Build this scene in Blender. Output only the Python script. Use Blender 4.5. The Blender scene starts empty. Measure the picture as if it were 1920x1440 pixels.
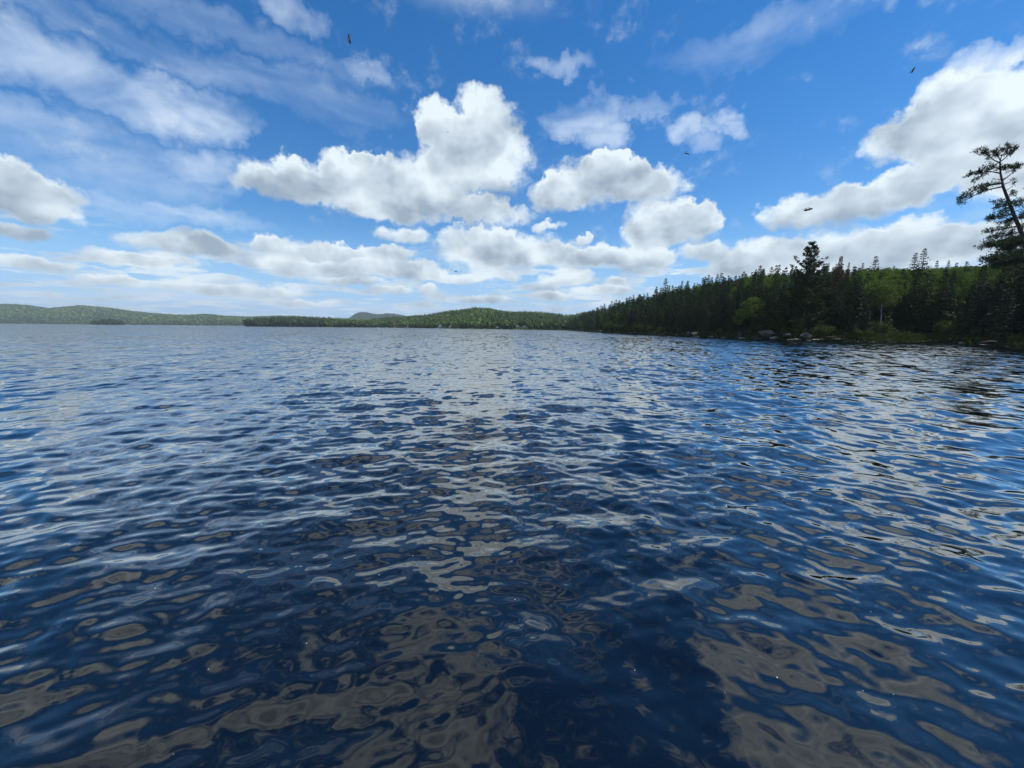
import bpy, bmesh, math, random
import numpy as np
from mathutils import Vector, Matrix

scene = bpy.context.scene
COL = scene.collection
R = math.radians

# ------------------------------------------------------------------ camera
CAM_H = 2.0
F_PX = 735.0                      # focal length for a 1920 px wide picture
PITCH = 8.15                      # degrees down
ROLL = 0.5
cam_d = bpy.data.cameras.new('camera')
cam_d.sensor_width = 36.0
cam_d.lens = F_PX / 1920 * 36.0
cam_d.clip_start = 0.05
cam_d.clip_end = 40000
cam = bpy.data.objects.new('camera', cam_d)
COL.objects.link(cam)
CAM_ROT = (Matrix.Rotation(R(90 - PITCH), 4, 'X') @ Matrix.Rotation(R(ROLL), 4, 'Z'))
cam.matrix_world = Matrix.Translation((0, 0, CAM_H)) @ CAM_ROT
scene.camera = cam
CM = np.array(CAM_ROT.to_3x3())


def ray(px, py):
    """direction of a point of the 1920x1440 picture, scaled so that its forward (Y) part is 1"""
    v = CM @ np.array([(px - 960) / F_PX, -(py - 720) / F_PX, -1.0])
    return v / v[1]


def at(px, py, depth):
    """point seen at a picture position, at a given distance along Y"""
    v = ray(px, py)
    return np.array([v[0] * depth, depth, CAM_H + v[2] * depth])


def ground_x(px, depth):
    return ray(px, 615)[0] * depth


def to_px(p):
    q = CM.T @ (np.asarray(p, float) - np.array([0, 0, CAM_H]))
    return 960 + q[0] / -q[2] * F_PX, 720 - q[1] / -q[2] * F_PX


# ------------------------------------------------------------------ render
scene.render.engine = 'CYCLES'
cy = scene.cycles
cy.use_denoising = True
try:
    cy.denoiser = 'OPENIMAGEDENOISE'
    cy.denoising_prefilter = 'ACCURATE'
except Exception:
    pass
cy.max_bounces = 6
cy.diffuse_bounces = 2
cy.glossy_bounces = 3
cy.transmission_bounces = 3
cy.transparent_max_bounces = 8
cy.volume_bounces = 0
cy.caustics_reflective = False
cy.caustics_refractive = False
cy.sample_clamp_indirect = 4.0
scene.view_settings.view_transform = 'Standard'
scene.view_settings.look = 'None'
scene.view_settings.gamma = 1.0
scene.view_settings.use_curve_mapping = False
scene.view_settings.exposure = 0.4

# ------------------------------------------------------------------ sun
SUN_AZ = 92.0     # degrees to the right of the view direction
SUN_EL = 60.0
sun_dir = np.array([math.sin(R(SUN_AZ)) * math.cos(R(SUN_EL)), math.cos(R(SUN_AZ)) * math.cos(R(SUN_EL)), math.sin(R(SUN_EL))])
sun_d = bpy.data.lights.new('sun', 'SUN')
sun_d.energy = 3.2
sun_d.angle = R(0.55)
sun_d.color = (1.0, 0.95, 0.87)
sun = bpy.data.objects.new('sun', sun_d)
COL.objects.link(sun)
sun.rotation_euler = Vector((-sun_dir[0], -sun_dir[1], -sun_dir[2])).to_track_quat('-Z', 'Y').to_euler()
sun.location = (80, 0, 120)


# ------------------------------------------------------------------ node helper
class NT:
    def __init__(self, tree):
        self.t = tree
        self.n = tree.nodes
        self.n.clear()

    def link(self, a, b):
        self.t.links.new(a, b)

    def new(self, typ, **kw):
        nd = self.n.new(typ)
        for k, v in kw.items():
            setattr(nd, k, v)
        return nd

    def put(self, sock, v):
        if hasattr(v, 'is_output'):
            self.t.links.new(v, sock)
        elif v is not None:
            sock.default_value = v

    def m(self, op, a, b=None, c=None, clamp=False):
        nd = self.new('ShaderNodeMath', operation=op, use_clamp=clamp)
        for i, v in enumerate((a, b, c)):
            self.put(nd.inputs[i], v)
        return nd.outputs[0]

    def v(self, op, a, b=None, c=None):
        nd = self.new('ShaderNodeVectorMath', operation=op)
        for i, v in enumerate((a, b, c)):
            self.put(nd.inputs[i], v)
        return nd.outputs['Value'] if op in ('DOT_PRODUCT', 'LENGTH', 'DISTANCE') else nd.outputs['Vector']

    def scale(self, a, s):
        nd = self.new('ShaderNodeVectorMath', operation='SCALE')
        self.put(nd.inputs[0], a)
        self.put(nd.inputs['Scale'], s)
        return nd.outputs['Vector']

    def noise(self, vec, scale, detail=4, rough=0.5, lac=2.0, dist=0.0, color=False, dim='3D', w=None):
        nd = self.new('ShaderNodeTexNoise', noise_dimensions=dim)
        self.put(nd.inputs['Vector'], vec)
        nd.inputs['Scale'].default_value = scale
        nd.inputs['Detail'].default_value = detail
        nd.inputs['Roughness'].default_value = rough
        nd.inputs['Lacunarity'].default_value = lac
        nd.inputs['Distortion'].default_value = dist
        return nd.outputs['Color'] if color else nd.outputs[0]

    def smooth(self, x, a, b, lo=0.0, hi=1.0):
        nd = self.new('ShaderNodeMapRange', interpolation_type='SMOOTHSTEP')
        self.put(nd.inputs['Value'], x)
        nd.inputs['From Min'].default_value = a
        nd.inputs['From Max'].default_value = b
        nd.inputs['To Min'].default_value = lo
        nd.inputs['To Max'].default_value = hi
        return nd.outputs['Result']

    def mix(self, f, a, b):
        nd = self.new('ShaderNodeMix', data_type='RGBA')
        self.put(nd.inputs['Factor'], f)
        for s, v in ((nd.inputs[6], a), (nd.inputs[7], b)):
            if isinstance(v, tuple) and len(v) == 3:
                v = (*v, 1)
            self.put(s, v)
        return nd.outputs[2]

    def xyz(self, x, y, z):
        nd = self.new('ShaderNodeCombineXYZ')
        for i, v in enumerate((x, y, z)):
            self.put(nd.inputs[i], v)
        return nd.outputs[0]

    def sep(self, v):
        nd = self.new('ShaderNodeSeparateXYZ')
        self.put(nd.inputs[0], v)
        return nd.outputs


# ------------------------------------------------------------------ sky with clouds
SKY_STRENGTH = 0.1
world = bpy.data.worlds.new('World')
scene.world = world
world.use_nodes = True
W = NT(world.node_tree)
sky = W.new('ShaderNodeTexSky', sky_type='NISHITA')
sky.sun_disc = False
sky.sun_elevation = R(SUN_EL)
sky.sun_rotation = R(SUN_AZ)
sky.altitude = 300
sky.air_density = 1.0
sky.dust_density = 0.0
sky.ozone_density = 3.0
tc = W.new('ShaderNodeTexCoord')
D = tc.outputs['Generated']
dx, dy, dz = W.sep(D)
az = W.m('ARCTAN2', dx, dy)
el = W.m('ARCSINE', dz)

# cumulus seen in the photograph, each a handful of rounded lobes: (x, y, half width, half height)
CUMULUS = [
    # big cloud in the middle
    (520, 330, 60, 34), (590, 345, 85, 45), (670, 325, 70, 48), (680, 375, 110, 36), (770, 345, 90, 58), (820, 225, 38, 46),
    (850, 270, 62, 62), (915, 230, 62, 55), (900, 310, 85, 66), (800, 395, 130, 28), (920, 400, 75, 28), (675, 285, 30, 18),
    # its neighbours
    (1125, 340, 100, 52), (1055, 362, 55, 34), (1215, 350, 58, 42), (1150, 308, 55, 26), (1255, 420, 80, 40), (1225, 440, 62, 28),
    (1310, 402, 40, 26),
    # right-hand group
    (1690, 260, 90, 44), (1780, 225, 120, 80), (1880, 190, 110, 80), (1780, 305, 120, 50), (1900, 290, 90, 80), (1985, 240, 110, 120),
    (1475, 398, 46, 30), (1560, 388, 82, 38), (1645, 365, 80, 34), (1720, 360, 50, 25),
    (1430, 478, 90, 34), (1560, 462, 110, 34), (1690, 448, 110, 38), (1800, 445, 90, 34), (1375, 495, 50, 24), (1640, 495, 240, 28), (1900, 430, 60, 30),
    (1315, 472, 36, 22),
    # middle rows
    (890, 458, 72, 26), (980, 468, 90, 32), (1060, 482, 60, 25), (930, 492, 90, 26), (1030, 420, 24, 14), (1090, 446, 16, 9),
    (1185, 482, 78, 24), (1235, 487, 36, 20), (1130, 476, 40, 20), (755, 443, 46, 20),
    (550, 462, 88, 22), (620, 472, 52, 16), (505, 456, 42, 14), (560, 500, 66, 18), (690, 502, 84, 20), (770, 508, 60, 18), (710, 478, 60, 12),
    (330, 455, 92, 25), (395, 468, 66, 20), (225, 486, 82, 15), (315, 492, 70, 13),
    # left edge
    (0, 350, 110, 52), (90, 366, 66, 34), (60, 398, 100, 20), (20, 432, 76, 15), (50, 496, 90, 13), (-90, 320, 90, 60),
    # low rows
    (1075, 518, 38, 17), (1038, 530, 30, 11), (1135, 545, 62, 11), (1030, 556, 50, 9), (955, 524, 22, 9), (735, 546, 46, 8), (800, 542, 22, 10),
    (650, 528, 80, 9), (860, 522, 60, 9), (205, 526, 70, 9), (430, 545, 150, 14), (1155, 525, 18, 7), (560, 566, 90, 6), (900, 560, 60, 7),
]
# thin, half transparent clouds: (x, y, half width, half height, opacity)
VEIL = [
    (80, 120, 150, 60, .75), (330, 205, 110, 50, .85), (190, 190, 150, 30, .6), (400, 318, 80, 34, .8), (300, 392, 190, 20, .7), (560, 12, 50, 42, .6),
    (1050, 118, 50, 22, .5), (690, 125, 34, 18, .4), (1430, 70, 190, 46, .35), (1200, 208, 90, 16, .5), (200, 300, 200, 60, .5),
    (1095, 218, 76, 38, 1.05), (1130, 252, 44, 26, .8), (1300, 248, 36, 24, .95), (1384, 226, 28, 24, .95), (1318, 278, 26, 20, .6), (1345, 248, 36, 13, .7),
    (1800, 152, 80, 14, .8), (1880, 108, 80, 34, .95), (1750, 180, 40, 10, .5), (450, 150, 160, 30, .4), (620, 190, 120, 40, .3), (130, 30, 200, 30, .3),
    (420, 60, 260, 34, .28), (60, 230, 150, 30, .5), (420, 560, 200, 12, .6), (820, 580, 300, 9, .5), (140, 560, 220, 14, .45), (1150, 575, 140, 8, .5),
]


def azel(px, py):
    v = ray(px, py)
    v = v / np.linalg.norm(v)
    return math.atan2(v[0], v[1]), math.asin(v[2])


def lobe(px, py, rx, ry):
    a0, e0 = azel(px, py)
    a1, e1 = azel(px + rx, py)
    a2, e2 = azel(px, py - ry)
    return a0, e0, max(abs(a1 - a0), 1e-3), max(abs(e2 - e0), 1e-3)


# turbulent displacement of the outlines, finer towards the horizon
warp1 = W.v('SUBTRACT', W.noise(D, 9.0, 3, 0.55, color=True), (0.5, 0.5, 0.5))
warp2 = W.v('SUBTRACT', W.noise(D, 34.0, 4, 0.6, color=True), (0.5, 0.5, 0.5))
wfade = W.smooth(el, 0.0, 0.35, 0.25, 1.0)
w1 = W.v('MULTIPLY', warp1, (0.16, 0.085, 0.0))
w2 = W.v('MULTIPLY', warp2, (0.075, 0.055, 0.0))
wsum = W.scale(W.v('ADD', w1, w2), wfade)
AE = W.v('ADD', W.xyz(az, el, 0.0), wsum)

acc = None
for i, (px, py, rx, ry) in enumerate(CUMULUS):
    a0, e0, ra, re = lobe(px, py, rx * 1.24, ry * 1.24)
    q = W.v('MULTIPLY_ADD', AE, (1 / ra, 1 / re, 0.0), (-a0 / ra, -e0 / re, 1.0))
    d2 = W.v('DOT_PRODUCT', q, q)
    w = W.m('SUBTRACT', 2.0, d2, clamp=True)
    acc = W.v('MULTIPLY_ADD', q, w, acc if acc is not None else (0.0, 0.0, 0.0))
    if i % 7 == 6:                                          # evaluate in batches (keeps the shader's memory small)
        AE = W.v('MULTIPLY_ADD', acc, (0.0, 0.0, 0.0), AE)
ax, ay, aw = W.sep(acc)
veil = None
for i, (px, py, rx, ry, op) in enumerate(VEIL):
    a0, e0, ra, re = lobe(px, py, rx * 1.3, ry * 1.3)
    q = W.v('MULTIPLY_ADD', AE, (1 / ra, 1 / re, 0.0), (-a0 / ra, -e0 / re, 0.0))
    w = W.m('MULTIPLY_ADD', W.v('DOT_PRODUCT', q, q), -op, op, clamp=True)
    veil = w if veil is None else W.m('MAXIMUM', veil, w)
    if i % 7 == 6:
        AE = W.v('MULTIPLY_ADD', veil, (0.0, 0.0, 0.0), AE)

CLOUD_SEED = (1.1, 5.2, 0.8)
# the broken cloud layer that fills the rest of the sky: rows towards the horizon, open cumulus overhead and behind
zz = W.m('ADD', W.m('MAXIMUM', dz, 0.0), 0.06)
PL = W.v('DIVIDE', W.xyz(dx, dy, 0.0), W.xyz(zz, zz, 1.0))
nl = W.noise(W.v('ADD', PL, CLOUD_SEED), 1.55, 6, 0.58)
hz_m = W.smooth(el, 0.11, 0.24, 1.0, 0.0)
top_m = W.smooth(el, 0.56, 0.74)
side_m = W.smooth(W.m('ABSOLUTE', az), 1.02, 1.2)
lay_m = W.m('MAXIMUM', W.m('MAXIMUM', W.m('MULTIPLY', hz_m, 0.82), top_m), side_m)
layer = W.m('MULTIPLY', W.smooth(nl, 0.43, 0.60), lay_m)

# fine relief
DS = W.v('MULTIPLY', D, (1.0, 1.0, 1.4))
fine = W.noise(DS, 11.0, 8, 0.62)
soft = W.noise(DS, 9.0, 3, 0.5)
soft_up = W.noise(W.v('ADD', DS, (0.012, 0.0, 0.045)), 9.0, 3, 0.5)
relief = W.m('SUBTRACT', soft, soft_up)
wisp = W.noise(W.v('MULTIPLY', D, (0.7, 0.7, 2.2)), 5.0, 7, 0.56, dist=0.7)

fray = W.noise(D, 46.0, 4, 0.65)
field = W.m('ADD', W.m('MINIMUM', aw, 1.1), W.m('MULTIPLY', W.m('SUBTRACT', fine, 0.5), 1.5))
field = W.m('ADD', field, W.m('MULTIPLY', W.m('SUBTRACT', fray, 0.5), 0.55))
hgt = W.m('DIVIDE', ay, W.m('MAXIMUM', aw, 0.05))
edge = W.m('MULTIPLY_ADD', hgt, -0.28, 0.82)
cum = W.smooth(W.m('DIVIDE', W.m('SUBTRACT', field, 0.04), edge), 0.0, 1.0)
veil_d = W.m('MULTIPLY', W.m('MULTIPLY', veil, 1.25), W.smooth(wisp, 0.22, 0.74), clamp=True)
lay_f = W.m('ADD', layer, W.m('MULTIPLY', W.m('SUBTRACT', fine, 0.5), W.m('MULTIPLY', layer, 1.2)))
lay_d = W.m('MULTIPLY', W.smooth(lay_f, 0.08, 0.9), W.smooth(el, -0.01, 0.16, 0.75, 0.95))

# shading of the cumulus: bright rims and crowns, grey-blue in the thick lower middle
thick = W.smooth(field, 0.5, 1.35)
lit = W.m('ADD', 0.74, W.m('MULTIPLY', hgt, 0.36))
lit = W.m('ADD', lit, W.m('MULTIPLY', relief, 1.9))
lit = W.m('ADD', lit, W.m('MULTIPLY', W.m('SUBTRACT', fine, 0.5), 0.7))
lit = W.m('SUBTRACT', lit, W.m('MULTIPLY', thick, 0.34))
lit = W.m('ADD', lit, W.m('MULTIPLY', W.m('SUBTRACT', soft, 0.5), 0.9), clamp=True)
lit_l = W.m('ADD', 0.8, W.m('MULTIPLY', relief, 2.5))
lit_l = W.m('SUBTRACT', lit_l, W.m('MULTIPLY', W.smooth(lay_f, 0.4, 1.2), 0.4), clamp=True)
# glow of the clouds around the sun
sdot = W.v('DOT_PRODUCT', D, tuple(sun_dir))
glow = W.m('MULTIPLY_ADD', W.m('POWER', W.m('MAXIMUM', sdot, 0.0), 5.0), 0.35, 1.0)
GREY, WHITE = (0.27, 0.34, 0.42), (0.66, 0.74, 0.79)
k = 1.0 / SKY_STRENGTH


def cloud_col(l):
    return W.scale(W.mix(l, tuple(c * k for c in GREY), tuple(c * k for c in WHITE)), glow)


hsv = W.new('ShaderNodeHueSaturation')
W.link(sky.outputs[0], hsv.inputs['Color'])
hsv.inputs['Hue'].default_value = 0.503
hsv.inputs['Saturation'].default_value = 1.36
hsv.inputs['Value'].default_value = 1.10
# pale band of distant air above the horizon
c = W.mix(W.smooth(el, 0.0, 0.24, 0.85, 0.0), hsv.outputs[0], tuple(v * k for v in (0.25, 0.44, 0.74)))
c = W.mix(W.m('MULTIPLY', veil_d, 0.85), c, tuple(v * k for v in (0.56, 0.66, 0.79)))
c = W.mix(lay_d, c, cloud_col(lit_l))
c = W.mix(W.m('MULTIPLY', cum, 0.97), c, cloud_col(lit))
bg = W.new('ShaderNodeBackground')
bg.inputs['Strength'].default_value = SKY_STRENGTH
W.link(c, bg.inputs['Color'])
wo = W.new('ShaderNodeOutputWorld')
W.link(bg.outputs[0], wo.inputs['Surface'])
try:
    world.cycles.sampling_method = 'NONE'
except Exception:
    pass


# ------------------------------------------------------------------ mesh helpers
def mat(name, rough=0.8):
    m_ = bpy.data.materials.new(name)
    m_.use_nodes = True
    t = NT(m_.node_tree)
    p = t.new('ShaderNodeBsdfPrincipled')
    p.inputs['Roughness'].default_value = rough
    o = t.new('ShaderNodeOutputMaterial')
    t.link(p.outputs[0], o.inputs['Surface'])
    return m_, t, p, o


def mesh_np(name, V, Q, material=None, smooth=False):
    """mesh from numpy arrays; Q is (n,3) or (n,4)"""
    V = np.asarray(V, np.float32)
    Q = np.asarray(Q, np.int32)
    me = bpy.data.meshes.new(name)
    n, kk = Q.shape
    me.vertices.add(len(V))
    me.vertices.foreach_set('co', V.ravel())
    me.loops.add(n * kk)
    me.loops.foreach_set('vertex_index', Q.ravel())
    me.polygons.add(n)
    me.polygons.foreach_set('loop_start', np.arange(0, n * kk, kk, dtype=np.int32))
    if smooth:
        me.polygons.foreach_set('use_smooth', np.ones(n, bool))
    me.update(calc_edges=True)
    if material:
        me.materials.append(material)
    return me


def obj(name, me, parent=None, loc=None, **props):
    o = bpy.data.objects.new(name, me)
    COL.objects.link(o)
    if parent is not None:
        o.parent = parent
    if loc is not None:
        o.location = loc
    for k_, v_ in props.items():
        o[k_] = v_
    return o


# ------------------------------------------------------------------ lake: one sheet to the horizon, waves as real relief
rng = np.random.default_rng(11)
NW = 140
w_len = np.exp(rng.uniform(math.log(0.09), math.log(3.2), NW))
w_k = 2 * np.pi / w_len
# wind blows from the far left towards the camera; short ripples spread wider
w_th = R(-97) + rng.normal(0, 1, NW) * np.interp(np.log(w_len), [math.log(.09), math.log(3.2)], [1.0, 0.55])
w_ph = rng.uniform(0, 2 * np.pi, NW)
w_sl = np.interp(np.log(w_len), np.log([.09, .16, .3, .6, 1.2, 3.2]), [.75, 1.1, 1.1, 1.1, .75, .12]) * rng.uniform(.5, 1.4, NW)
SLOPE = 0.099
w_sl *= SLOPE / math.sqrt((w_sl ** 2).sum() / 2)
w_a = w_sl / w_k


def waves(x, y, spacing):
    """height and the variance of slope that a grid of this spacing cannot carry"""
    z = np.zeros_like(x)
    miss = np.zeros_like(x)
    # slow change of the ruffling (gusts)
    g = 1 + 0.36 * np.sin(x * .23 + 1.1 + 1.7 * np.sin(y * .05)) * np.sin(y * .31 + .4 + 1.3 * np.sin(x * .07)) + 0.28 * np.sin(x * .061 - y * .043 + 2)
    g = np.clip(g, .55, 1.3)
    # the nearest water lies in the lee of the landing: its short ripples are smoothed out
    calm = 0.45 + 0.75 * np.clip((np.hypot(x - .3, y) - 2.0) / 3.5, 0, 1)
    for i in range(NW):
        gi = g * (calm if w_len[i] < .42 else 1.0)
        keep = np.clip((w_len[i] / spacing - 3.0) / 3.0, 0, 1)
        if keep.max() > 0:
            z += keep * gi * w_a[i] * np.sin(w_k[i] * (x * math.cos(w_th[i]) + y * math.sin(w_th[i])) + w_ph[i])
        miss += (1 - keep ** 2) * w_sl[i] ** 2 / 2
    return z, np.sqrt(miss)


rad = [0.0, 0.35, 0.6]
r_ = 0.8
while r_ < 5000:
    rad.append(r_)
    r_ *= 1 + (0.0052 if r_ < 60 else 0.0052 + min(0.06, (r_ - 60) / 60 * 0.004))
rad = np.array(rad)
th = np.concatenate([np.arange(-1.30, 1.30, 0.0050), np.linspace(1.30, 2 * np.pi - 1.30, 61)[:-1]])
RR, TT = np.meshgrid(rad, th, indexing='ij')
X, Y = RR * np.sin(TT), RR * np.cos(TT)
sp = np.maximum(np.gradient(rad)[:, None] * np.ones_like(TT), RR * 0.005)
sp = np.where((TT > 1.31) & (TT < 2 * np.pi - 1.31), np.maximum(sp, RR * 0.06), sp)
Z, MISS = waves(X, Y, np.maximum(sp, 0.012))
nr, nt = RR.shape
V = np.stack([X, Y, Z], -1).reshape(-1, 3)
i0 = (np.arange(nr - 1)[:, None] * nt + np.arange(nt)[None, :])
i1 = (np.arange(nr - 1)[:, None] * nt + (np.arange(nt)[None, :] + 1) % nt)
Q = np.stack([i0, i1, i1 + nt, i0 + nt], -1).reshape(-1, 4)
m_water, t, p, o_ = mat('lake_water', 0.015)
p.inputs['Base Color'].default_value = (0.0015, 0.0022, 0.0040, 1)
p.inputs['Specular IOR Level'].default_value = 0.0
geo = t.new('ShaderNodeNewGeometry')
att = t.new('ShaderNodeAttribute', attribute_name='unresolved_slope')
Pw = geo.outputs['Position']
n1 = t.noise(t.v('MULTIPLY', Pw, (2.3, 1.2, 1.0)), 1.0, 2, 0.55, color=True)
n2 = t.noise(t.v('MULTIPLY', Pw, (0.5, 0.13, 1.0)), 1.0, 3, 0.6, color=True)
n4 = t.noise(t.v('MULTIPLY', Pw, (0.05, 0.006, 1.0)), 1.0, 3, 0.6, color=True)
s1 = t.v('SUBTRACT', n1, (0.5, 0.5, 0.5))
s2 = t.v('SUBTRACT', n2, (0.5, 0.5, 0.5))
s4 = t.v('SUBTRACT', n4, (0.5, 0.5, 0.5))
sl = t.v('ADD', t.v('MULTIPLY', s1, (5.5, 9.5, 0.0)), t.v('MULTIPLY', s2, (2.5, 6.0, 0.0)))
sl = t.v('ADD', sl, t.v('MULTIPLY', s4, (0.5, 1.0, 0.0)))
# wind waves are steeper on the lee side, which faces the camera
sl = t.v('ADD', sl, (0.0, -0.8, 0.0))
slx, sly, slz = t.sep(sl)
sl = t.xyz(slx, t.m('MINIMUM', sly, 0.12), 0.0)
sl = t.scale(sl, att.outputs['Fac'])
# very fine ripple near the camera
n3 = t.v('SUBTRACT', t.noise(Pw, 16.0, 2, 0.5, color=True), (0.5, 0.5, 0.5))
sl = t.v('ADD', sl, t.v('MULTIPLY', n3, (0.05, 0.05, 0.0)))
nn = t.v('NORMALIZE', t.v('ADD', geo.outputs['Normal'], sl))
t.link(nn, p.inputs['Normal'])
gls = t.new('ShaderNodeBsdfGlossy')
gls.inputs['Roughness'].default_value = 0.012
gls.inputs['Color'].default_value = (1.0, 0.975, 0.93, 1)
t.link(nn, gls.inputs['Normal'])
fr = t.new('ShaderNodeFresnel')
fr.inputs['IOR'].default_value = 1.34
t.link(nn, fr.inputs['Normal'])
mxs = t.new('ShaderNodeMixShader')
t.link(t.m('MINIMUM', t.m('MULTIPLY', fr.outputs[0], 2.6), 0.64), mxs.inputs[0])
t.link(p.outputs[0], mxs.inputs[1])
t.link(gls.outputs[0], mxs.inputs[2])
t.link(mxs.outputs[0], o_.inputs['Surface'])
me = mesh_np('lake_water', V, Q, m_water, True)
at_ = me.attributes.new('unresolved_slope', 'FLOAT', 'POINT')
at_.data.foreach_set('value', MISS.astype(np.float32).ravel())
obj('lake_water', me, kind='structure')


# ------------------------------------------------------------------ materials
def leaf_mat(name, dark, light, transl=0.25, attr=None, spread=0.35, patch=6.0):
    m_, t, p, o_ = mat(name, 0.75)
    if attr:
        a = t.new('ShaderNodeAttribute', attribute_name=attr)
        f = a.outputs['Fac']
    else:
        oi = t.new('ShaderNodeObjectInfo')
        f = oi.outputs['Random']
    g = t.new('ShaderNodeNewGeometry')
    n_ = t.noise(g.outputs['Position'], patch, 2, 0.5)
    f = t.m('ADD', t.m('MULTIPLY', f, 1 - spread if not attr else 1.0), t.m('MULTIPLY', t.m('SUBTRACT', n_, 0.35), spread), clamp=True)
    col = t.mix(f, dark, light)
    t.link(col, p.inputs['Base Color'])
    p.inputs['Specular IOR Level'].default_value = 0.25
    tr = t.new('ShaderNodeBsdfTranslucent')
    t.link(col, tr.inputs['Color'])
    mx = t.new('ShaderNodeMixShader')
    mx.inputs[0].default_value = transl
    t.link(p.outputs[0], mx.inputs[1])
    t.link(tr.outputs[0], mx.inputs[2])
    t.link(mx.outputs[0], o_.inputs['Surface'])
    return m_


def noisy_mat(name, c1, c2, scale, rough=0.9, detail=5, bump=0.0, bscale=None):
    m_, t, p, o_ = mat(name, rough)
    tcn = t.new('ShaderNodeTexCoord')
    n_ = t.noise(tcn.outputs['Object'], scale, detail, 0.6)
    if rough > .84:
        p.inputs['Specular IOR Level'].default_value = 0.08
    t.link(t.mix(t.smooth(n_, 0.32, 0.68), c1, c2), p.inputs['Base Color'])
    if bump:
        b = t.new('ShaderNodeBump')
        b.inputs['Strength'].default_value = bump
        b.inputs['Distance'].default_value = 0.1
        t.link(t.noise(tcn.outputs['Object'], bscale or scale * 3, 5, 0.6), b.inputs['Height'])
        t.link(b.outputs[0], p.inputs['Normal'])
    return m_


M_SPRUCE = leaf_mat('spruce_needles', (0.011, 0.026, 0.010), (0.052, 0.090, 0.022), 0.10)
M_PINE = leaf_mat('pine_needles', (0.013, 0.030, 0.012), (0.042, 0.068, 0.022), 0.2)
M_HEMLOCK_SHADED = leaf_mat('shaded_hemlock_needles', (0.007, 0.016, 0.007), (0.022, 0.038, 0.012), 0.05)  # shade of the near right corner put into the needle colour
M_LEAF = leaf_mat('broad_leaves', (0.055, 0.110, 0.012), (0.120, 0.185, 0.022), 0.35)
M_BIRCHLEAF = leaf_mat('birch_leaves', (0.065, 0.115, 0.015), (0.105, 0.155, 0.024), 0.35)
M_SHRUB = leaf_mat('shrub_leaves', (0.045, 0.075, 0.014), (0.095, 0.125, 0.026), 0.3)
M_DEAD = leaf_mat('dead_twigs', (0.09, 0.075, 0.065), (0.14, 0.12, 0.10), 0.1)
M_REDDEAD = leaf_mat('rusty_needles', (0.12, 0.045, 0.03), (0.17, 0.07, 0.045), 0.1)
M_GRASS = leaf_mat('bank_grass', (0.040, 0.065, 0.012), (0.085, 0.105, 0.025), 0.3, attr='tint')
M_FERN = leaf_mat('fern', (0.018, 0.035, 0.010), (0.060, 0.085, 0.018), 0.25, attr='tint')
M_FAR = leaf_mat('far_forest', (0.018, 0.042, 0.018), (0.14, 0.215, 0.045), 0.25, attr='tint', spread=0.2, patch=0.5)
M_BARK = noisy_mat('bark', (0.045, 0.035, 0.028), (0.10, 0.08, 0.065), 5.0, 0.95)
M_PINEBARK = noisy_mat('pine_bark', (0.05, 0.035, 0.030), (0.12, 0.085, 0.07), 4.0, 0.95)
M_BIRCH = noisy_mat('birch_bark', (0.16, 0.15, 0.14), (0.42, 0.40, 0.37), 3.0, 0.8)
M_ROCK = noisy_mat('shore_rock', (0.040, 0.037, 0.036), (0.115, 0.108, 0.10), 1.1, 0.9, 6, 0.6, 4.0)
M_ROCKPALE = noisy_mat('pale_rock', (0.12, 0.115, 0.11), (0.26, 0.25, 0.235), 1.4, 0.85, 6, 0.5, 4.0)
M_SOIL = noisy_mat('forest_floor', (0.010, 0.014, 0.006), (0.020, 0.028, 0.010), 0.35, 0.95)
M_HILL = noisy_mat('hill_ground', (0.030, 0.055, 0.018), (0.060, 0.095, 0.026), 0.02, 0.95)
M_BED = noisy_mat('lake_bed', (0.05, 0.045, 0.035), (0.10, 0.09, 0.07), 0.4, 0.95)


# ------------------------------------------------------------------ mesh collecting
class Bag:
    """collects quads and tubes as arrays"""
    def __init__(self):
        self.v, self.q, self.n, self.tint = [], [], 0, []

    def quads(self, P):                      # P: (n,4,3)
        P = np.asarray(P, np.float32)
        n_ = len(P)
        self.v.append(P.reshape(-1, 3))
        self.q.append(np.arange(n_ * 4).reshape(-1, 4) + self.n)
        self.n += n_ * 4

    def raw(self, V_, Q_):
        self.v.append(np.asarray(V_, np.float32))
        self.q.append(np.asarray(Q_) + self.n)
        self.n += len(V_)

    def tube(self, pts, radii, sides=6):
        pts = np.asarray(pts, float)
        m_ = len(pts)
        tan = np.gradient(pts, axis=0)
        tan /= np.linalg.norm(tan, axis=1)[:, None] + 1e-9
        ref = np.where(np.abs(tan[:, 2:3]) > 0.9, np.array([[1.0, 0, 0]]), np.array([[0, 0, 1.0]]))
        u = np.cross(tan, ref)
        u /= np.linalg.norm(u, axis=1)[:, None] + 1e-9
        w_ = np.cross(tan, u)
        a = np.arange(sides) * 2 * np.pi / sides
        ring = pts[:, None, :] + np.asarray(radii)[:, None, None] * (u[:, None, :] * np.cos(a)[None, :, None] + w_[:, None, :] * np.sin(a)[None, :, None])
        V_ = ring.reshape(-1, 3)
        i = np.arange(m_ - 1)[:, None] * sides + np.arange(sides)[None, :]
        j = np.arange(m_ - 1)[:, None] * sides + (np.arange(sides)[None, :] + 1) % sides
        self.raw(V_, np.stack([i, j, j + sides, i + sides], -1).reshape(-1, 4))

    def mesh(self, name, material, smooth=False):
        return mesh_np(name, np.concatenate(self.v), np.concatenate(self.q), material, smooth)


def unit(v):
    return v / (np.linalg.norm(v, axis=-1, keepdims=True) + 1e-9)


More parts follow.
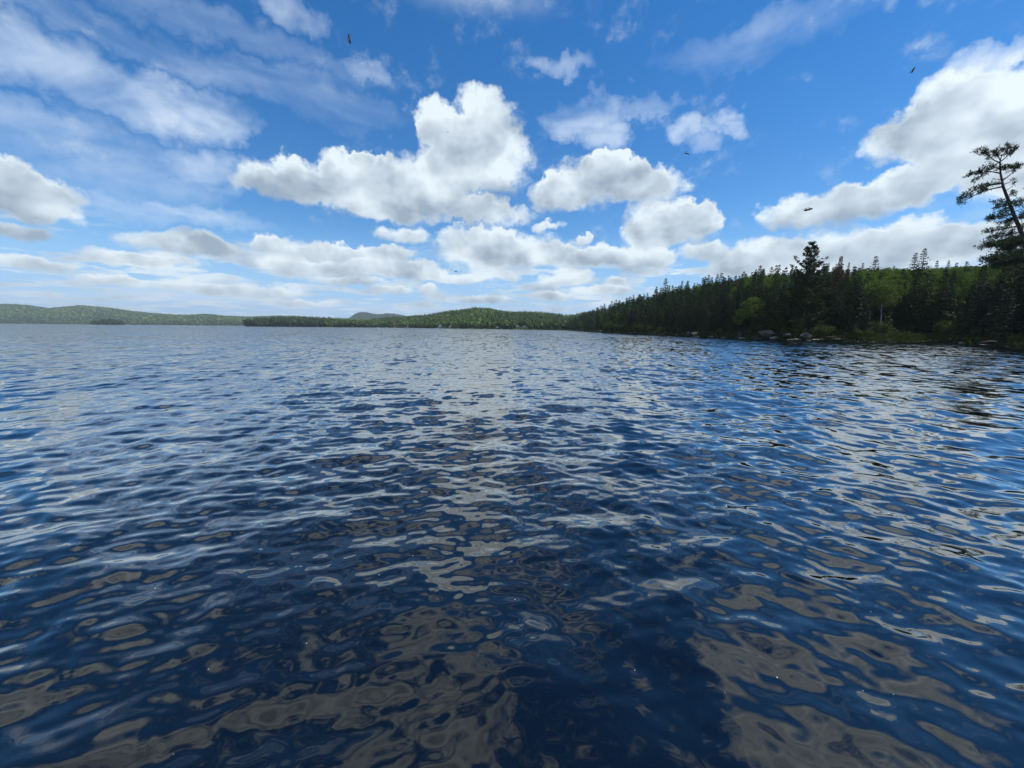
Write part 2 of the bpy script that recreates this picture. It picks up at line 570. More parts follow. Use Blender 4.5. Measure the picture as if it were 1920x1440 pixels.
def sprigs(g, pos, direc, length, width, roll=None):
    """kite-shaped sprays: (n) positions, directions, lengths, widths -> (n,4,3)"""
    n_ = len(pos)
    d = unit(np.asarray(direc, float))
    rnd = unit(g.normal(0, 1, (n_, 3)))
    side = unit(np.cross(d, rnd if roll is None else roll))
    L = np.asarray(length)[:, None]
    Wd = np.asarray(width)[:, None]
    return np.stack([pos, pos + d * L * 0.55 + side * Wd, pos + d * L, pos + d * L * 0.55 - side * Wd], 1)


def leaf_quads(g, pos, size, flat=0.5):
    n_ = len(pos)
    nrm = unit(g.normal(0, 1, (n_, 3)) + np.array([0, 0, flat]))
    a = unit(np.cross(nrm, g.normal(0, 1, (n_, 3))))
    b = np.cross(nrm, a)
    s = np.asarray(size)[:, None]
    return np.stack([pos + a * s, pos + b * s * .7, pos - a * s, pos - b * s * .7], 1)


# ------------------------------------------------------------------ tree kinds (built once, copied for every tree)
def spruce_parts(seed, H=12.0, Rd=1.7, whorls=36, dens=1.0, bare=0.05, droop=0.32, face=0.30):
    g = np.random.default_rng(seed)
    P, Dv, L, Wd = [], [], [], []
    tw = Bag()
    for i in range(whorls):
        t_ = (i + g.uniform(0, .6)) / whorls
        z = H * (bare + (1 - bare) * t_ * 0.985)
        ln = Rd * ((1 - t_) ** 0.95) * g.uniform(.72, 1.1) * (0.75 + 0.25 * math.sin(min(1, t_ * 6) * math.pi / 2)) + 0.10
        nb = max(3, int((4.5 + 3.5 * (1 - t_)) * dens))
        a0 = g.uniform(0, 6.28)
        for b in range(nb):
            a = a0 + b * 6.283 / nb + g.normal(0, .25)
            lb = ln * g.uniform(.62, 1.18)
            seg = max(2, int(lb / (face * .8)))
            dirv = np.array([math.cos(a), math.sin(a), 0])
            s = (np.arange(seg) + g.uniform(.2, .9, seg)) / seg
            rr = lb * s
            zz_ = z - droop * rr * (1.1 - .45 * s) + (t_ ** 3) * rr * 1.2
            pos = np.stack([dirv[0] * rr, dirv[1] * rr, zz_], 1)
            tan = np.array([dirv[0], dirv[1], -droop * .5 + t_ ** 3])
            for kk in range(2):
                P.append(pos)
                lat = np.array([-dirv[1], dirv[0], 0]) * g.choice([-1, 1], seg)[:, None] * g.uniform(.2, 1.1, seg)[:, None]
                hang = np.array([0, 0, -1]) * (g.uniform(0, .9, seg) * (kk == 1))[:, None]
                Dv.append(tan + lat + hang)
                L.append(g.uniform(.9, 1.7, seg) * face * (0.6 + .6 * (1 - t_)))
                Wd.append(g.uniform(.36, .72, seg) * face * (0.6 + .5 * (1 - t_)))
    # leader
    P.append(np.tile([0, 0, H * .965], (6, 1)))
    Dv.append(np.stack([g.normal(0, .12, 6), g.normal(0, .12, 6), np.ones(6)], 1))
    L.append(np.full(6, H * .04))
    Wd.append(np.full(6, .05))
    crown = Bag()
    crown.quads(sprigs(g, np.concatenate(P), np.concatenate(Dv), np.concatenate(L), np.concatenate(Wd)))
    trunk = Bag()
    trunk.tube([[0, 0, -.6], [0, 0, H * .3], [0, 0, H * .7], [0, 0, H * .98]], [.19, .15, .08, .02], 6)
    return trunk, crown


def pine_parts(seed, H=20.0, Rd=5.0, start=.12, whorls=17, lean=(0, 0), irregular=.35, full=1.0):
    """white pine: long nearly level limbs with flat plumes of needles turned up at the ends"""
    g = np.random.default_rng(seed)
    trunk, crown = Bag(), Bag()

    def axis(t_):
        return np.array([lean[0] * t_ ** 1.6, lean[1] * t_ ** 1.6, H * t_])
    ts = np.linspace(0, 1, 9)
    pts = [axis(x) for x in ts]
    pts[0] = pts[0] - np.array([0, 0, .6])
    trunk.tube(pts, .02 * H * (1 - ts * .92), 8)
    for i in range(whorls):
        t_ = start + (1 - start) * (i + g.uniform(0, .7)) / whorls
        t_ = min(t_, .985)
        base = axis(t_)
        ln = Rd * (1 - ((t_ - start) / (1 - start)) ** 1.5) * g.uniform(1 - irregular, 1.12) + .5
        nb = int(g.integers(4, 7) * full)
        a0 = g.uniform(0, 6.28)
        for b in range(nb):
            a = a0 + b * 6.283 / nb + g.normal(0, .3)
            lb = ln * g.uniform(.55, 1.15)
            up = .10 + .75 * t_ ** 2.5 + g.normal(0, .07)
            s = np.linspace(0, 1, 6)
            cx = lb * s
            cz = lb * (up * s - .16 * np.sin(s * 3.14) + .18 * s ** 3)
            bend = g.normal(0, .12) * lb
            lx = np.cos(a) * cx - np.sin(a) * bend * s ** 2
            ly = np.sin(a) * cx + np.cos(a) * bend * s ** 2
            br = base + np.stack([lx, ly, cz], 1)
            trunk.tube(br, .012 * H * .22 * (1.25 - s) * (.5 + .5 * lb / Rd), 4)
            nt_ = max(4, int(lb * 5.0))
            u = g.uniform(.22, 1, nt_) ** .8
            pos = np.stack([np.interp(u, s, br[:, j]) for j in range(3)], 1)
            lat = g.normal(0, .22 * (0.5 + lb * .16), nt_)
            pos = pos + np.stack([-np.sin(a) * lat, np.cos(a) * lat, np.abs(g.normal(0, .10, nt_))], 1)
            for kk in range(7):
                dv = np.stack([np.full(nt_, math.cos(a) * .6), np.full(nt_, math.sin(a) * .6), np.full(nt_, .25)], 1) + g.normal(0, .75, (nt_, 3)) * np.array([1, 1, .45])
                crown.quads(sprigs(g, pos + g.normal(0, .09, (nt_, 3)), dv, g.uniform(.34, .65, nt_), g.uniform(.07, .15, nt_)))
    return trunk, crown


def broad_parts(seed, H=10.0, Rc=2.6, clumps=17, leaves=120, bottom=.38, leaf=.17, tr=.12):
    """broad-leaved tree: forked trunk and uneven clumps of leaves"""
    g = np.random.default_rng(seed)
    trunk, crown = Bag(), Bag()
    top = np.array([g.normal(0, .5), g.normal(0, .5), H * .86])
    s = np.linspace(0, 1, 6)
    ax_ = np.stack([top[0] * s ** 1.5, top[1] * s ** 1.5, H * .86 * s - .6 * (s == 0)], 1)
    trunk.tube(ax_, tr * (1.1 - s), 7)
    for i in range(clumps):
        h = bottom + (1 - bottom) * (i + .5) / clumps
        a = i * 2.4 + g.normal(0, .4)
        prof = math.sin(min(1.0, (h - bottom) / (1 - bottom) * .9 + .12) * math.pi) ** .6
        rr = Rc * prof * g.uniform(.45, .95)
        c_ = np.array([math.cos(a) * rr, math.sin(a) * rr, H * (h * .94)]) + np.array([top[0], top[1], 0]) * h
        st = np.array([np.interp(max(.2, h - .22) / .9, s, ax_[:, j]) for j in range(3)])
        ss = np.linspace(0, 1, 4)[:, None]
        trunk.tube(st + (c_ - st) * ss + np.array([0, 0, 1]) * np.sin(ss * 3.14) * .2, tr * .22 * (1.15 - ss[:, 0]), 4)
        n_ = int(leaves * g.uniform(.6, 1.3))
        cr = g.uniform(.30, .46) * Rc
        d = unit(g.normal(0, 1, (n_, 3)))
        pos = c_ + d * (cr * g.uniform(.35, 1, n_) ** .6)[:, None] * np.array([1.1, 1.1, .72])
        crown.quads(leaf_quads(g, pos, g.uniform(.6, 1.25, n_) * leaf, .6))
    return trunk, crown


def shrub_parts(seed, H=2.4, Rc=1.2, leaves=700, leaf=.10, spire=.0):
    g = np.random.default_rng(seed)
    trunk, crown = Bag(), Bag()
    for i in range(7):
        a = i * 0.9 + g.normal(0, .3)
        e = np.array([math.cos(a) * Rc * g.uniform(.3, .9), math.sin(a) * Rc * g.uniform(.3, .9), H * g.uniform(.55, 1.0)])
        s = np.linspace(0, 1, 5)[:, None]
        br = e * s * np.array([1, 1, 1]) + np.array([0, 0, .25]) * np.sin(s * 3.14) - np.array([0, 0, .3]) * (s == 0)
        trunk.tube(br, .035 * (1.1 - s[:, 0]), 4)
        n_ = leaves // 7
        u = g.uniform(.15, 1, n_)
        pos = e * u[:, None] + np.array([0, 0, .25]) * np.sin(u * 3.14)[:, None] + g.normal(0, 1, (n_, 3)) * np.array([.28, .28, .2]) * Rc * (.5 + .5 * np.sin(u * 2.6))[:, None]
        pos[:, 2] = np.maximum(pos[:, 2], .05)
        crown.quads(leaf_quads(g, pos, g.uniform(.6, 1.3, n_) * leaf, .5))
    return trunk, crown


def dead_parts(seed, H=9.0):
    g = np.random.default_rng(seed)
    trunk, crown = Bag(), Bag()
    trunk.tube([[0, 0, -.5], [0.05, 0, H * .4], [0.1, .05, H * .8], [.1, .05, H]], [.15, .11, .05, .015], 6)
    for i in range(70):
        t_ = g.uniform(.15, .97)
        a = g.uniform(0, 6.28)
        ln = (1.5 * (1 - t_) + .25) * g.uniform(.5, 1.1)
        s = np.linspace(0, 1, 4)
        br = np.stack([np.cos(a) * ln * s, np.sin(a) * ln * s, H * t_ - .3 * ln * s ** 2], 1)
        crown.tube(br, .022 * (1.1 - s), 3)
        n_ = 5
        u = g.uniform(.3, 1, n_)
        pos = np.stack([np.interp(u, s, br[:, j]) for j in range(3)], 1)
        crown.quads(sprigs(g, pos, g.normal(0, 1, (n_, 3)), g.uniform(.15, .4, n_), g.uniform(.015, .03, n_)))
    return trunk, crown


def as_mesh(name, parts, mt, mc):
    return (parts[0].mesh(name + '_trunk', mt, True), parts[1].mesh(name + '_crown', mc))


SPRUCE = [as_mesh('spruce', spruce_parts(100 + i, 12.0, [2.3, 2.7, 2.0, 3.0, 2.4, 2.15][i], [36, 34, 40, 32, 36, 38][i], [1.15, 1.2, 1.1, 1.2, 1.0, 1.15][i],
                                         [.03, .05, .06, .02, .14, .04][i], [.30, .36, .42, .22, .34, .38][i]), M_BARK, M_SPRUCE) for i in range(6)]
BROAD = [as_mesh('broad', broad_parts(200 + i, 10.0, [2.6, 3.0, 2.3, 2.8][i], [17, 20, 15, 18][i]), M_BARK, M_LEAF) for i in range(4)]
SHRUB = [as_mesh('shrub', shrub_parts(300 + i, [2.4, 1.7, 3.0][i], [1.2, 1.3, 1.1][i]), M_BARK, M_SHRUB) for i in range(3)]
YOUNG = [as_mesh('young_pine', pine_parts(350 + i, 4.0, 1.3, .08, 9, irregular=.2), M_PINEBARK, M_SHRUB) for i in range(2)]
FIR = [as_mesh('hemlock', spruce_parts(370 + i, 16.0, 4.6, 36, 1.3, .01, .30, .46), M_BARK, M_HEMLOCK_SHADED) for i in range(2)]
DEADT = [as_mesh('dead_spruce', dead_parts(390 + i), M_BARK, M_DEAD) for i in range(2)]


def tree(name, meshes, loc, scale, rotz, label, category='tree', group=None, width=1.0, tilt=(0, 0), crown='crown', trunk='trunk'):
    o = bpy.data.objects.new(name, None)
    o.empty_display_size = .5
    COL.objects.link(o)
    o.location = loc
    o.rotation_euler = (tilt[0], tilt[1], rotz)
    o.scale = (scale * width, scale * width, scale)
    o['label'] = label
    o['category'] = category
    if group:
        o['group'] = group
    for nm, me_ in ((trunk, meshes[0]), (crown, meshes[1])):
        c_ = bpy.data.objects.new(nm, me_)
        COL.objects.link(c_)
        c_.parent = o
    return o


# ------------------------------------------------------------------ ground below the lake, out to the horizon
bed = mesh_np('ground', [[-5000, -5000, -6], [5000, -5000, -6], [5000, 5000, -6], [-5000, 5000, -6]], [[0, 1, 2, 3]], M_BED)
obj('ground', bed, kind='structure')


# ------------------------------------------------------------------ far hills with their woods
def fbm(x, y, seed, oct_=4):
    g = np.random.default_rng(seed)
    z = np.zeros_like(np.asarray(x, float))
    a = 1.0
    for o_i in range(oct_):
        for _ in range(3):
            th_ = g.uniform(0, 6.28)
            f = 2 ** o_i * g.uniform(.7, 1.3)
            z = z + a / 3 * np.sin((x * math.cos(th_) + y * math.sin(th_)) * f + g.uniform(0, 6.28))
        a *= .55
    return z


class Hill:
    def __init__(self, name, pts, tree_h, seed, rough=0.06, power=.9, back=1.5):
        self.p = np.array(pts, float)            # px, picture height of the tree tops on the ridge, shore distance, ridge distance
        self.name, self.tree_h, self.seed, self.rough, self.power, self.back = name, tree_h, seed, rough, power, back

    def pos(self, px, s):
        px, s = np.asarray(px, float), np.asarray(s, float)
        ry, sd, rd = (np.interp(px, self.p[:, 0], self.p[:, i]) for i in (1, 2, 3))
        dep = sd + s * (rd - sd)
        hv = np.array([ray(a, b) for a, b in zip(px.ravel(), ry.ravel())]).reshape(px.shape + (3,))
        zr = np.maximum(CAM_H + hv[..., 2] * rd - self.tree_h, .8)
        prof = np.where(s < 1, np.clip(s, 0, 1) ** self.power, 1 - (s - 1) * .8)
        prof = np.where(s < 1, np.sin(np.clip(prof, 0, 1) * np.pi / 2) ** 1.15, prof)
        x = hv[..., 0] * dep
        n_ = fbm(px * .05, s * 4, self.seed)
        z = zr * prof * (1 + self.rough * n_ * np.clip(1.2 - s, .0, 1)) + .6
        z = np.where(s < 0, s * 60, z)
        return np.stack([x, dep, z], -1)

    def build(self):
        u = np.linspace(self.p[0, 0], self.p[-1, 0], 160)
        s = np.concatenate([[-.08, -.004], np.linspace(0, self.back, 40)])
        U, S = np.meshgrid(u, s, indexing='ij')
        P = self.pos(U, S)
        n_, m_ = U.shape
        i = np.arange(n_ - 1)[:, None] * m_ + np.arange(m_ - 1)[None, :]
        Qh = np.stack([i, i + m_, i + m_ + 1, i + 1], -1).reshape(-1, 4)
        obj(self.name, mesh_np(self.name, P.reshape(-1, 3), Qh, M_HILL, True), kind='structure')


g = np.random.default_rng(5)


def low_conifer(g, H, Rd, layers=5, sides=6):
    """jagged little conifer"""
    vs, qs = [], []
    n_ = 0
    for l in range(layers):
        z0 = H * (.08 + .9 * l / layers)
        z1 = H * (.08 + .9 * (l + 1.55) / layers)
        r0 = Rd * (1 - l / layers) ** .9
        a = np.arange(sides) * 6.283 / sides + g.uniform(0, 6)
        rr = r0 * g.uniform(.65, 1.2, sides)
        ring = np.stack([np.cos(a) * rr, np.sin(a) * rr, z0 - g.uniform(0, .05, sides) * H], 1)
        vs += [ring, [[0, 0, min(z1, H)]]]
        for k_ in range(0, sides):
            qs.append([n_ + k_, n_ + (k_ + 1) % sides, n_ + sides, n_ + sides])
        n_ += sides + 1
    return np.concatenate(vs), np.array(qs)


def low_broad(g, H, Rd, n_=32, size=.27):
    d = unit(g.normal(0, 1, (n_, 3)))
    pos = d * (g.uniform(.55, 1, n_) ** .5)[:, None] * np.array([Rd, Rd, H * .46]) * (1 + .18 * np.sin(d[:, :1] * 4 + d[:, 1:2] * 5)) + np.array([0, 0, H * .55])
    nrm = unit(d + g.normal(0, .45, (n_, 3)))
    a = unit(np.cross(nrm, g.normal(0, 1, (n_, 3))))
    b = np.cross(nrm, a)
    s = (Rd * size * 2 * g.uniform(.6, 1.2, n_))[:, None]
    P = np.stack([pos + a * s, pos + b * s, pos - a * s, pos - b * s], 1)
    return P.reshape(-1, 3), np.arange(n_ * 4).reshape(-1, 4)


def joined(name, protos, P, scale, kind_idx, tint, label, group=None, material=None, widen=None):
    """one mesh out of many small trees that read as one mass"""
    vs, qs, ts, n_ = [], [], [], 0
    rz = g.uniform(0, 6.28, len(P))
    for kI, (pv, pq) in enumerate(protos):
        sel = np.where(kind_idx == kI)[0]
        if not len(sel):
            continue
        c_, s_ = np.cos(rz[sel]), np.sin(rz[sel])
        sc = scale[sel][:, None]
        wd = sc if widen is None else sc * widen[sel][:, None]
        x = (pv[None, :, 0] * c_[:, None] - pv[None, :, 1] * s_[:, None]) * wd + P[sel, 0][:, None]
        y = (pv[None, :, 0] * s_[:, None] + pv[None, :, 1] * c_[:, None]) * wd + P[sel, 1][:, None]
        z = pv[None, :, 2] * sc + P[sel, 2][:, None]
        vs.append(np.stack([x, y, z], -1).reshape(-1, 3))
        qs.append((pq[None] + (np.arange(len(sel)) * len(pv))[:, None, None]).reshape(-1, 4) + n_)
        ts.append(np.repeat(tint[sel], len(pv)))
        n_ += len(sel) * len(pv)
    Vv, Qq = np.concatenate(vs), np.concatenate(qs)
    tri = Qq[:, 2] == Qq[:, 3]
    me_ = bpy.data.meshes.new(name)
    me_.vertices.add(len(Vv))
    me_.vertices.foreach_set('co', Vv.astype(np.float32).ravel())
    cnt = np.where(tri, 3, 4)
    keep = np.ones(Qq.shape, bool)
    keep[tri, 3] = False
    me_.loops.add(int(cnt.sum()))
    me_.loops.foreach_set('vertex_index', Qq[keep].astype(np.int32))
    me_.polygons.add(len(Qq))
    me_.polygons.foreach_set('loop_start', (np.cumsum(cnt) - cnt).astype(np.int32))
    me_.update(calc_edges=True)
    me_.materials.append(material or M_FAR)
    a_ = me_.attributes.new('tint', 'FLOAT', 'POINT')
    a_.data.foreach_set('value', np.concatenate(ts).astype(np.float32))
    return obj(name, me_, kind='stuff', label=label, category='forest')


SPIKES = [low_conifer(g, 1, .17) for _ in range(4)] + [low_conifer(g, 1, .22) for _ in range(2)]
PUFFS = [low_broad(g, 1, .42) for _ in range(6)]
LOW = SPIKES + PUFFS
SIMPLE = [low_broad(g, 1, .5, 10, .44) for _ in range(5)] + [low_conifer(g, 1, .22, 3, 5) for _ in range(2)]

left_hills = Hill('hills', [(-160, 576, 2300, 3300), (0, 573, 2300, 3300), (30, 572.5, 2300, 3300), (60, 575.5, 2300, 3300), (88, 580, 2300, 3250), (120, 577.5, 2300, 3250), (152, 574.5, 2300, 3200),
                            (180, 577, 2300, 3200), (220, 582, 2250, 3200), (260, 587, 2250, 3150), (300, 590, 2250, 3100), (340, 592.5, 2200, 3050), (390, 591.5, 2200, 3050), (420, 594, 2200, 3000),
                            (470, 596, 2200, 3000), (520, 594, 2200, 3000), (560, 595.5, 2200, 3000), (600, 598, 2200, 3000), (640, 599.5, 2200, 3000), (760, 601, 2200, 3000)], 11, 3)
dome = Hill('hill', [(560, 606, 3600, 4400), (620, 603, 3600, 4400), (652, 599.5, 3600, 4300), (660, 594, 3600, 4300), (668, 588.5, 3600, 4300), (677, 586.3, 3600, 4300), (688, 586.6, 3600, 4300), (700, 589.5, 3600, 4300),
                     (712, 590.5, 3600, 4300), (728, 588.3, 3600, 4300), (742, 590, 3600, 4300), (765, 594.5, 3600, 4300), (800, 597, 3600, 4300), (880, 600, 3600, 4300)], 9, 4, .03)
spit = Hill('land_spit', [(461, 609, 900, 915), (466, 602, 900, 925), (480, 598, 895, 935), (520, 597, 890, 945), (560, 596.5, 880, 945), (600, 597, 880, 945), (640, 599, 890, 945), (665, 601.5, 900, 945), (690, 604, 910, 945), (715, 606, 920, 950)], 13, 6, .05)
mid = Hill('hill', [(672, 607, 930, 960), (690, 600, 900, 1050), (720, 596, 860, 1080), (760, 594, 800, 1080), (790, 591.5, 740, 1050), (810, 589, 700, 1020), (830, 585.5, 670, 1000), (850, 582.5, 640, 980), (870, 580.5, 615, 960),
                    (887, 578.5, 595, 950), (915, 579.5, 565, 920), (940, 583.5, 540, 900), (960, 586.5, 525, 880), (985, 586.5, 500, 860), (1010, 587, 480, 820), (1030, 589, 460, 760), (1050, 592, 440, 680), (1080, 595, 415, 600), (1130, 599, 385, 520)], 10, 8, .08)
back = Hill('hill', [(1030, 604, 1400, 1900), (1055, 598, 1400, 1900), (1075, 591, 1400, 1900), (1095, 587, 1400, 1900), (1140, 582, 1400, 1900), (1240, 580, 1400, 1900)], 12, 9, .04)
islet = Hill('islet', [(174, 608, 1450, 1460), (180, 603, 1450, 1470), (190, 598, 1450, 1480), (200, 596.5, 1450, 1480), (212, 598, 1450, 1480), (222, 600, 1450, 1480), (232, 606.5, 1450, 1470)], 16, 10, .05)
for h_ in (left_hills, dome, spit, mid, back, islet):
    h_.build()


def wood(hill, name, n_, tree_h, label, protos, conifer, tint_fn, smax=1.12, smin=0.004, spow=1.0, open_spots=()):
    """conifer(px, s) -> chance of a conifer; protos: list, conifers listed by index range"""
    p0, p1 = hill.p[0, 0], hill.p[-1, 0]
    px = g.uniform(p0, p1, n_)
    s = smin + (smax - smin) * g.uniform(0, 1, n_) ** spow
    P = hill.pos(px, s)
    con = g.uniform(0, 1, n_) < conifer(px, s)
    clear = np.zeros(n_, bool)
    for c_px, c_w, c_s in open_spots:
        clear |= (np.abs(px - c_px) < c_w) & (s < c_s)
    px, s, con, P = px[~clear], s[~clear], con[~clear], P[~clear]
    n_ = len(px)
    H = tree_h * g.uniform(.65, 1.25, n_) * np.where(con, 1.3, .95)
    P[:, 2] -= .4
    cons, bro = protos[1], protos[2]
    idx = np.where(con, g.choice(cons, n_), g.choice(bro, n_))
    return joined(name, protos[0], P, H, idx, np.clip(tint_fn(px, s, con, P), 0, 1), label)


LOWP = (LOW, list(range(6)), list(range(6, 12)))
SIMP = (SIMPLE, [5, 6], [0, 1, 2, 3, 4])
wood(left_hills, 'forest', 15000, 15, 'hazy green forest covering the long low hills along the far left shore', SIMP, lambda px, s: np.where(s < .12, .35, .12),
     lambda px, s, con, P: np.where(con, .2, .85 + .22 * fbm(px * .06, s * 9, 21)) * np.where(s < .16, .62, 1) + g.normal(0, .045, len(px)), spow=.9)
wood(dome, 'forest', 5500, 13, 'dark blue-green forest on the rounded hill with a steep left side', SIMP, lambda px, s: np.full_like(px, .4),
     lambda px, s, con, P: np.where(con, .0, .22) + g.normal(0, .05, len(px)), smin=.2)
wood(spit, 'forest', 1500, 12.5, 'dark wooded low spit of land in front of the far hills', LOWP, lambda px, s: np.full_like(px, .55),
     lambda px, s, con, P: np.where(con, .05, .20) + np.clip((px - 590) / 120, 0, .35) + g.normal(0, .07, len(px)))
wood(mid, 'forest', 8500, 8.5, 'mixed light green and dark forest on the hill behind the cabins', LOWP,
     lambda px, s: np.clip(np.where((s > .86), .75, .2) + np.where((px > 930) & (s < .45), .45, 0) + np.where((px < 840) & (px > 770) & (s > .4), .5, 0), 0, .92),
     lambda px, s, con, P: np.where(con, .08, .80 + .20 * fbm(px * .09, s * 8, 31) - np.where((px > 925) & (s < .5), .28, 0) - np.where(px < 770, .12, 0)) + g.normal(0, .13, len(px)),
     open_spots=[(741, 4.5, .10), (765, 2.5, .03), (826, 4.2, .04), (846, 4.6, .04), (933, 3.8, .035), (971.5, 4.0, .06), (984.5, 6, .04), (1001.5, 3.4, .06)])
wood(back, 'forest', 1500, 12, 'pale green wooded slope showing behind the right-hand shore', SIMP, lambda px, s: np.full_like(px, .1),
     lambda px, s, con, P: np.where(con, .15, .6) + g.normal(0, .07, len(px)))
wood(islet, 'forest', 90, 13, 'small dark clump of trees standing on an islet before the left hills', LOWP, lambda px, s: np.full_like(px, .45),
     lambda px, s, con, P: np.where(con, .02, .16) + g.normal(0, .05, len(px)))


# ------------------------------------------------------------------ right-hand shore
SHORE_PX = [(1052, 520), (1058, 420), (1066, 345), (1100, 240), (1130, 195), (1160, 163), (1200, 148), (1260, 131), (1310, 112), (1360, 98), (1420, 88), (1480, 82), (1560, 76), (1640, 71.5), (1700, 74), (1750, 77),
            (1790, 72), (1830, 64), (1860, 59), (1900, 53), (1960, 46), (2080, 37)]
SH = np.array([[ground_x(a, b), b] for a, b in SHORE_PX] + [[62, 24], [75, 8], [95, -20], [140, -60]])


def shore_dist(x, y):
    """distance to the water line, positive on land"""
    x, y = np.asarray(x, float), np.asarray(y, float)
    best = np.full(x.shape, 1e9)
    sign = np.ones(x.shape)
    for (ax0, ay0), (bx0, by0) in zip(SH[:-1], SH[1:]):
        ex, ey = bx0 - ax0, by0 - ay0
        t_ = np.clip(((x - ax0) * ex + (y - ay0) * ey) / (ex * ex + ey * ey), 0, 1)
        qx, qy = x - (ax0 + t_ * ex), y - (ay0 + t_ * ey)
        d_ = np.hypot(qx, qy)
        cr = ex * qy - ey * qx
        upd = d_ < best - 1e-6
        best = np.where(upd, d_, best)
        sign = np.where(upd, np.where(cr > 0, 1, -1), sign)
    return best * sign


def shore_depth(px):
    a = np.array(SHORE_PX)
    return float(np.interp(px, a[:, 0], a[:, 1]))


def land_z(x, y):
    d_ = shore_dist(x, y)
    amp = np.interp(y, [-60, 60, 130, 220, 330, 520], [18, 22, 19, 12, 9, 8])
    up = .55 * np.clip(d_ / 1.2, 0, 1) + amp * (1 - np.exp(-np.clip(d_ - .5, 0, 400) / 48)) + .5 * fbm(x * .25, y * .25, 77, 3) * np.clip(d_ / 8, 0, 1)
    return np.where(d_ > 0, up - .05, np.maximum(d_ * .35, -5) - .05)


gx, gy = np.meshgrid(np.arange(24, 330, 2.2), np.arange(-58, 560, 2.2), indexing='ij')
gz = land_z(gx, gy)
n_, m_ = gx.shape
i = np.arange(n_ - 1)[:, None] * m_ + np.arange(m_ - 1)[None, :]
Ql = np.stack([i, i + m_, i + m_ + 1, i + 1], -1).reshape(-1, 4)
zc = gz.reshape(-1)[Ql].max(1)
obj('shore_terrain', mesh_np('shore_terrain', np.stack([gx, gy, gz], -1).reshape(-1, 3), Ql[zc > -4.9], M_SOIL, True), kind='structure')

SKY_X = [1050, 1060, 1085, 1110, 1130, 1145, 1165, 1190, 1220, 1250, 1290, 1330, 1370, 1400, 1450, 1500, 1550, 1600, 1650, 1700, 1750, 1790, 1830, 1860, 1900, 1960, 2100]
SKY_Y = [602, 598, 591, 584, 575, 567, 560, 553, 546, 538, 530, 523, 517, 509, 506, 504, 502, 497, 495, 498, 493, 491, 491, 484, 470, 460, 440]


def place(px, dist_in=0.0, depth=None):
    """a spot on the shore seen at picture column px, dist_in metres behind the water line"""
    d0 = shore_depth(px) if depth is None else depth
    best = None
    for k_ in range(200):
        dd = d0 + k_ * .5
        x_ = ground_x(px, dd)
        if float(shore_dist(x_, dd)) >= dist_in:
            best = (x_, dd)
            break
    x_, dd = best if best else (ground_x(px, d0 + dist_in), d0 + dist_in)
    return np.array([x_, dd, float(land_z(x_, dd))])


def h_for(pos, top_y):
    px, _ = to_px(pos)
    return at(px, top_y, pos[1])[2] - pos[2]


# trees one could name: (name, kind, px, metres behind the water line, top in the picture, width, label)
NAMED = [
    ('spruce_tree', SPRUCE[3], 1243, 14, 521, 1.25, 'spruce with a tall pointed top rising alone above the sloping forest skyline'),
    ('spruce_tree', SPRUCE[1], 1345, 16, 511, 1.1, 'spruce tip breaking the skyline just left of the highest part of the forest'),
    ('spruce_tree', SPRUCE[0], 1415, 15, 496, 1.0, 'sharp dark spruce spire on the skyline left of the tall white pine'),
    ('spruce_tree', SPRUCE[3], 1625, 24, 479, 1.2, 'small bushy spruce top standing on the skyline above the broad-leaved trees'),
    ('spruce_tree', SPRUCE[1], 1697, 20, 473, 1.0, 'shorter of the paired spruce tops on the skyline'),
    ('spruce_tree', SPRUCE[3], 1712, 19, 464, 1.05, 'taller of the paired spruce tops on the skyline'),
    ('spruce_tree', SPRUCE[0], 1706, 5, 500, 1.1, 'tall dark spruce standing in front of the light green trees above the bay'),
    ('spruce_tree', SPRUCE[2], 1756, 4, 503, 1.35, 'black pointed spruce by the grassy bank, darkest of its row'),
    ('spruce_tree', SPRUCE[5], 1735, 12, 513, 1.0, 'slim spruce between the two dark spruces above the grassy bank'),
    ('spruce_tree', SPRUCE[3], 1570, 5, 545, 1.2, 'spruce with light-tipped level branches at the water right of the boulders'),
    ('spruce_tree', SPRUCE[1], 1590, 3.5, 566, 1.25, 'shorter green spruce at the water edge right of the boulders'),
    ('spruce_tree', SPRUCE[4], 1793, 22, 489, 1.0, 'thin spruce tip on the skyline right of the paired tops'),
    ('spruce_tree', SPRUCE[0], 1738, 30, 487, .9, 'tiny spruce tip on the skyline above the bay'),
]
used_xy = []
for nm, me_, px, din, ty, wd, lab in NAMED:
    pos = place(px, din)
    H = h_for(pos, ty)
    tree(nm, me_, pos - np.array([0, 0, .1]), H / 12.0, g.uniform(0, 6.28), lab, 'tree', 'spruces on the right-hand shore', wd)
    used_xy.append((pos[0], pos[1], 1.8))

# the tall white pine above the boulders
pos = place(1507, 6)
wp = as_mesh('white_pine', pine_parts(501, 20.0, 5.8, .06, 28, (-.6, .3), .3, 1.15), M_PINEBARK, M_PINE)
tree('white_pine', wp, pos, h_for(pos, 458) / 20.0, 1.0, 'tall white pine with upswept open top rising above the forest behind the boulders', 'tree')
used_xy.append((pos[0], pos[1], 4.5))
pos = place(1561, 14)
rd = as_mesh('rusty_spruce', spruce_parts(777, 12.0, .75, 30, .6, .55), M_BARK, M_REDDEAD)
tree('spruce_tree', rd, pos, h_for(pos, 481) / 12.0, 2.0, 'narrow spruce with a dead rust-red top beside the tall white pine', 'tree', 'spruces on the right-hand shore')
used_xy.append((pos[0], pos[1], 1.5))
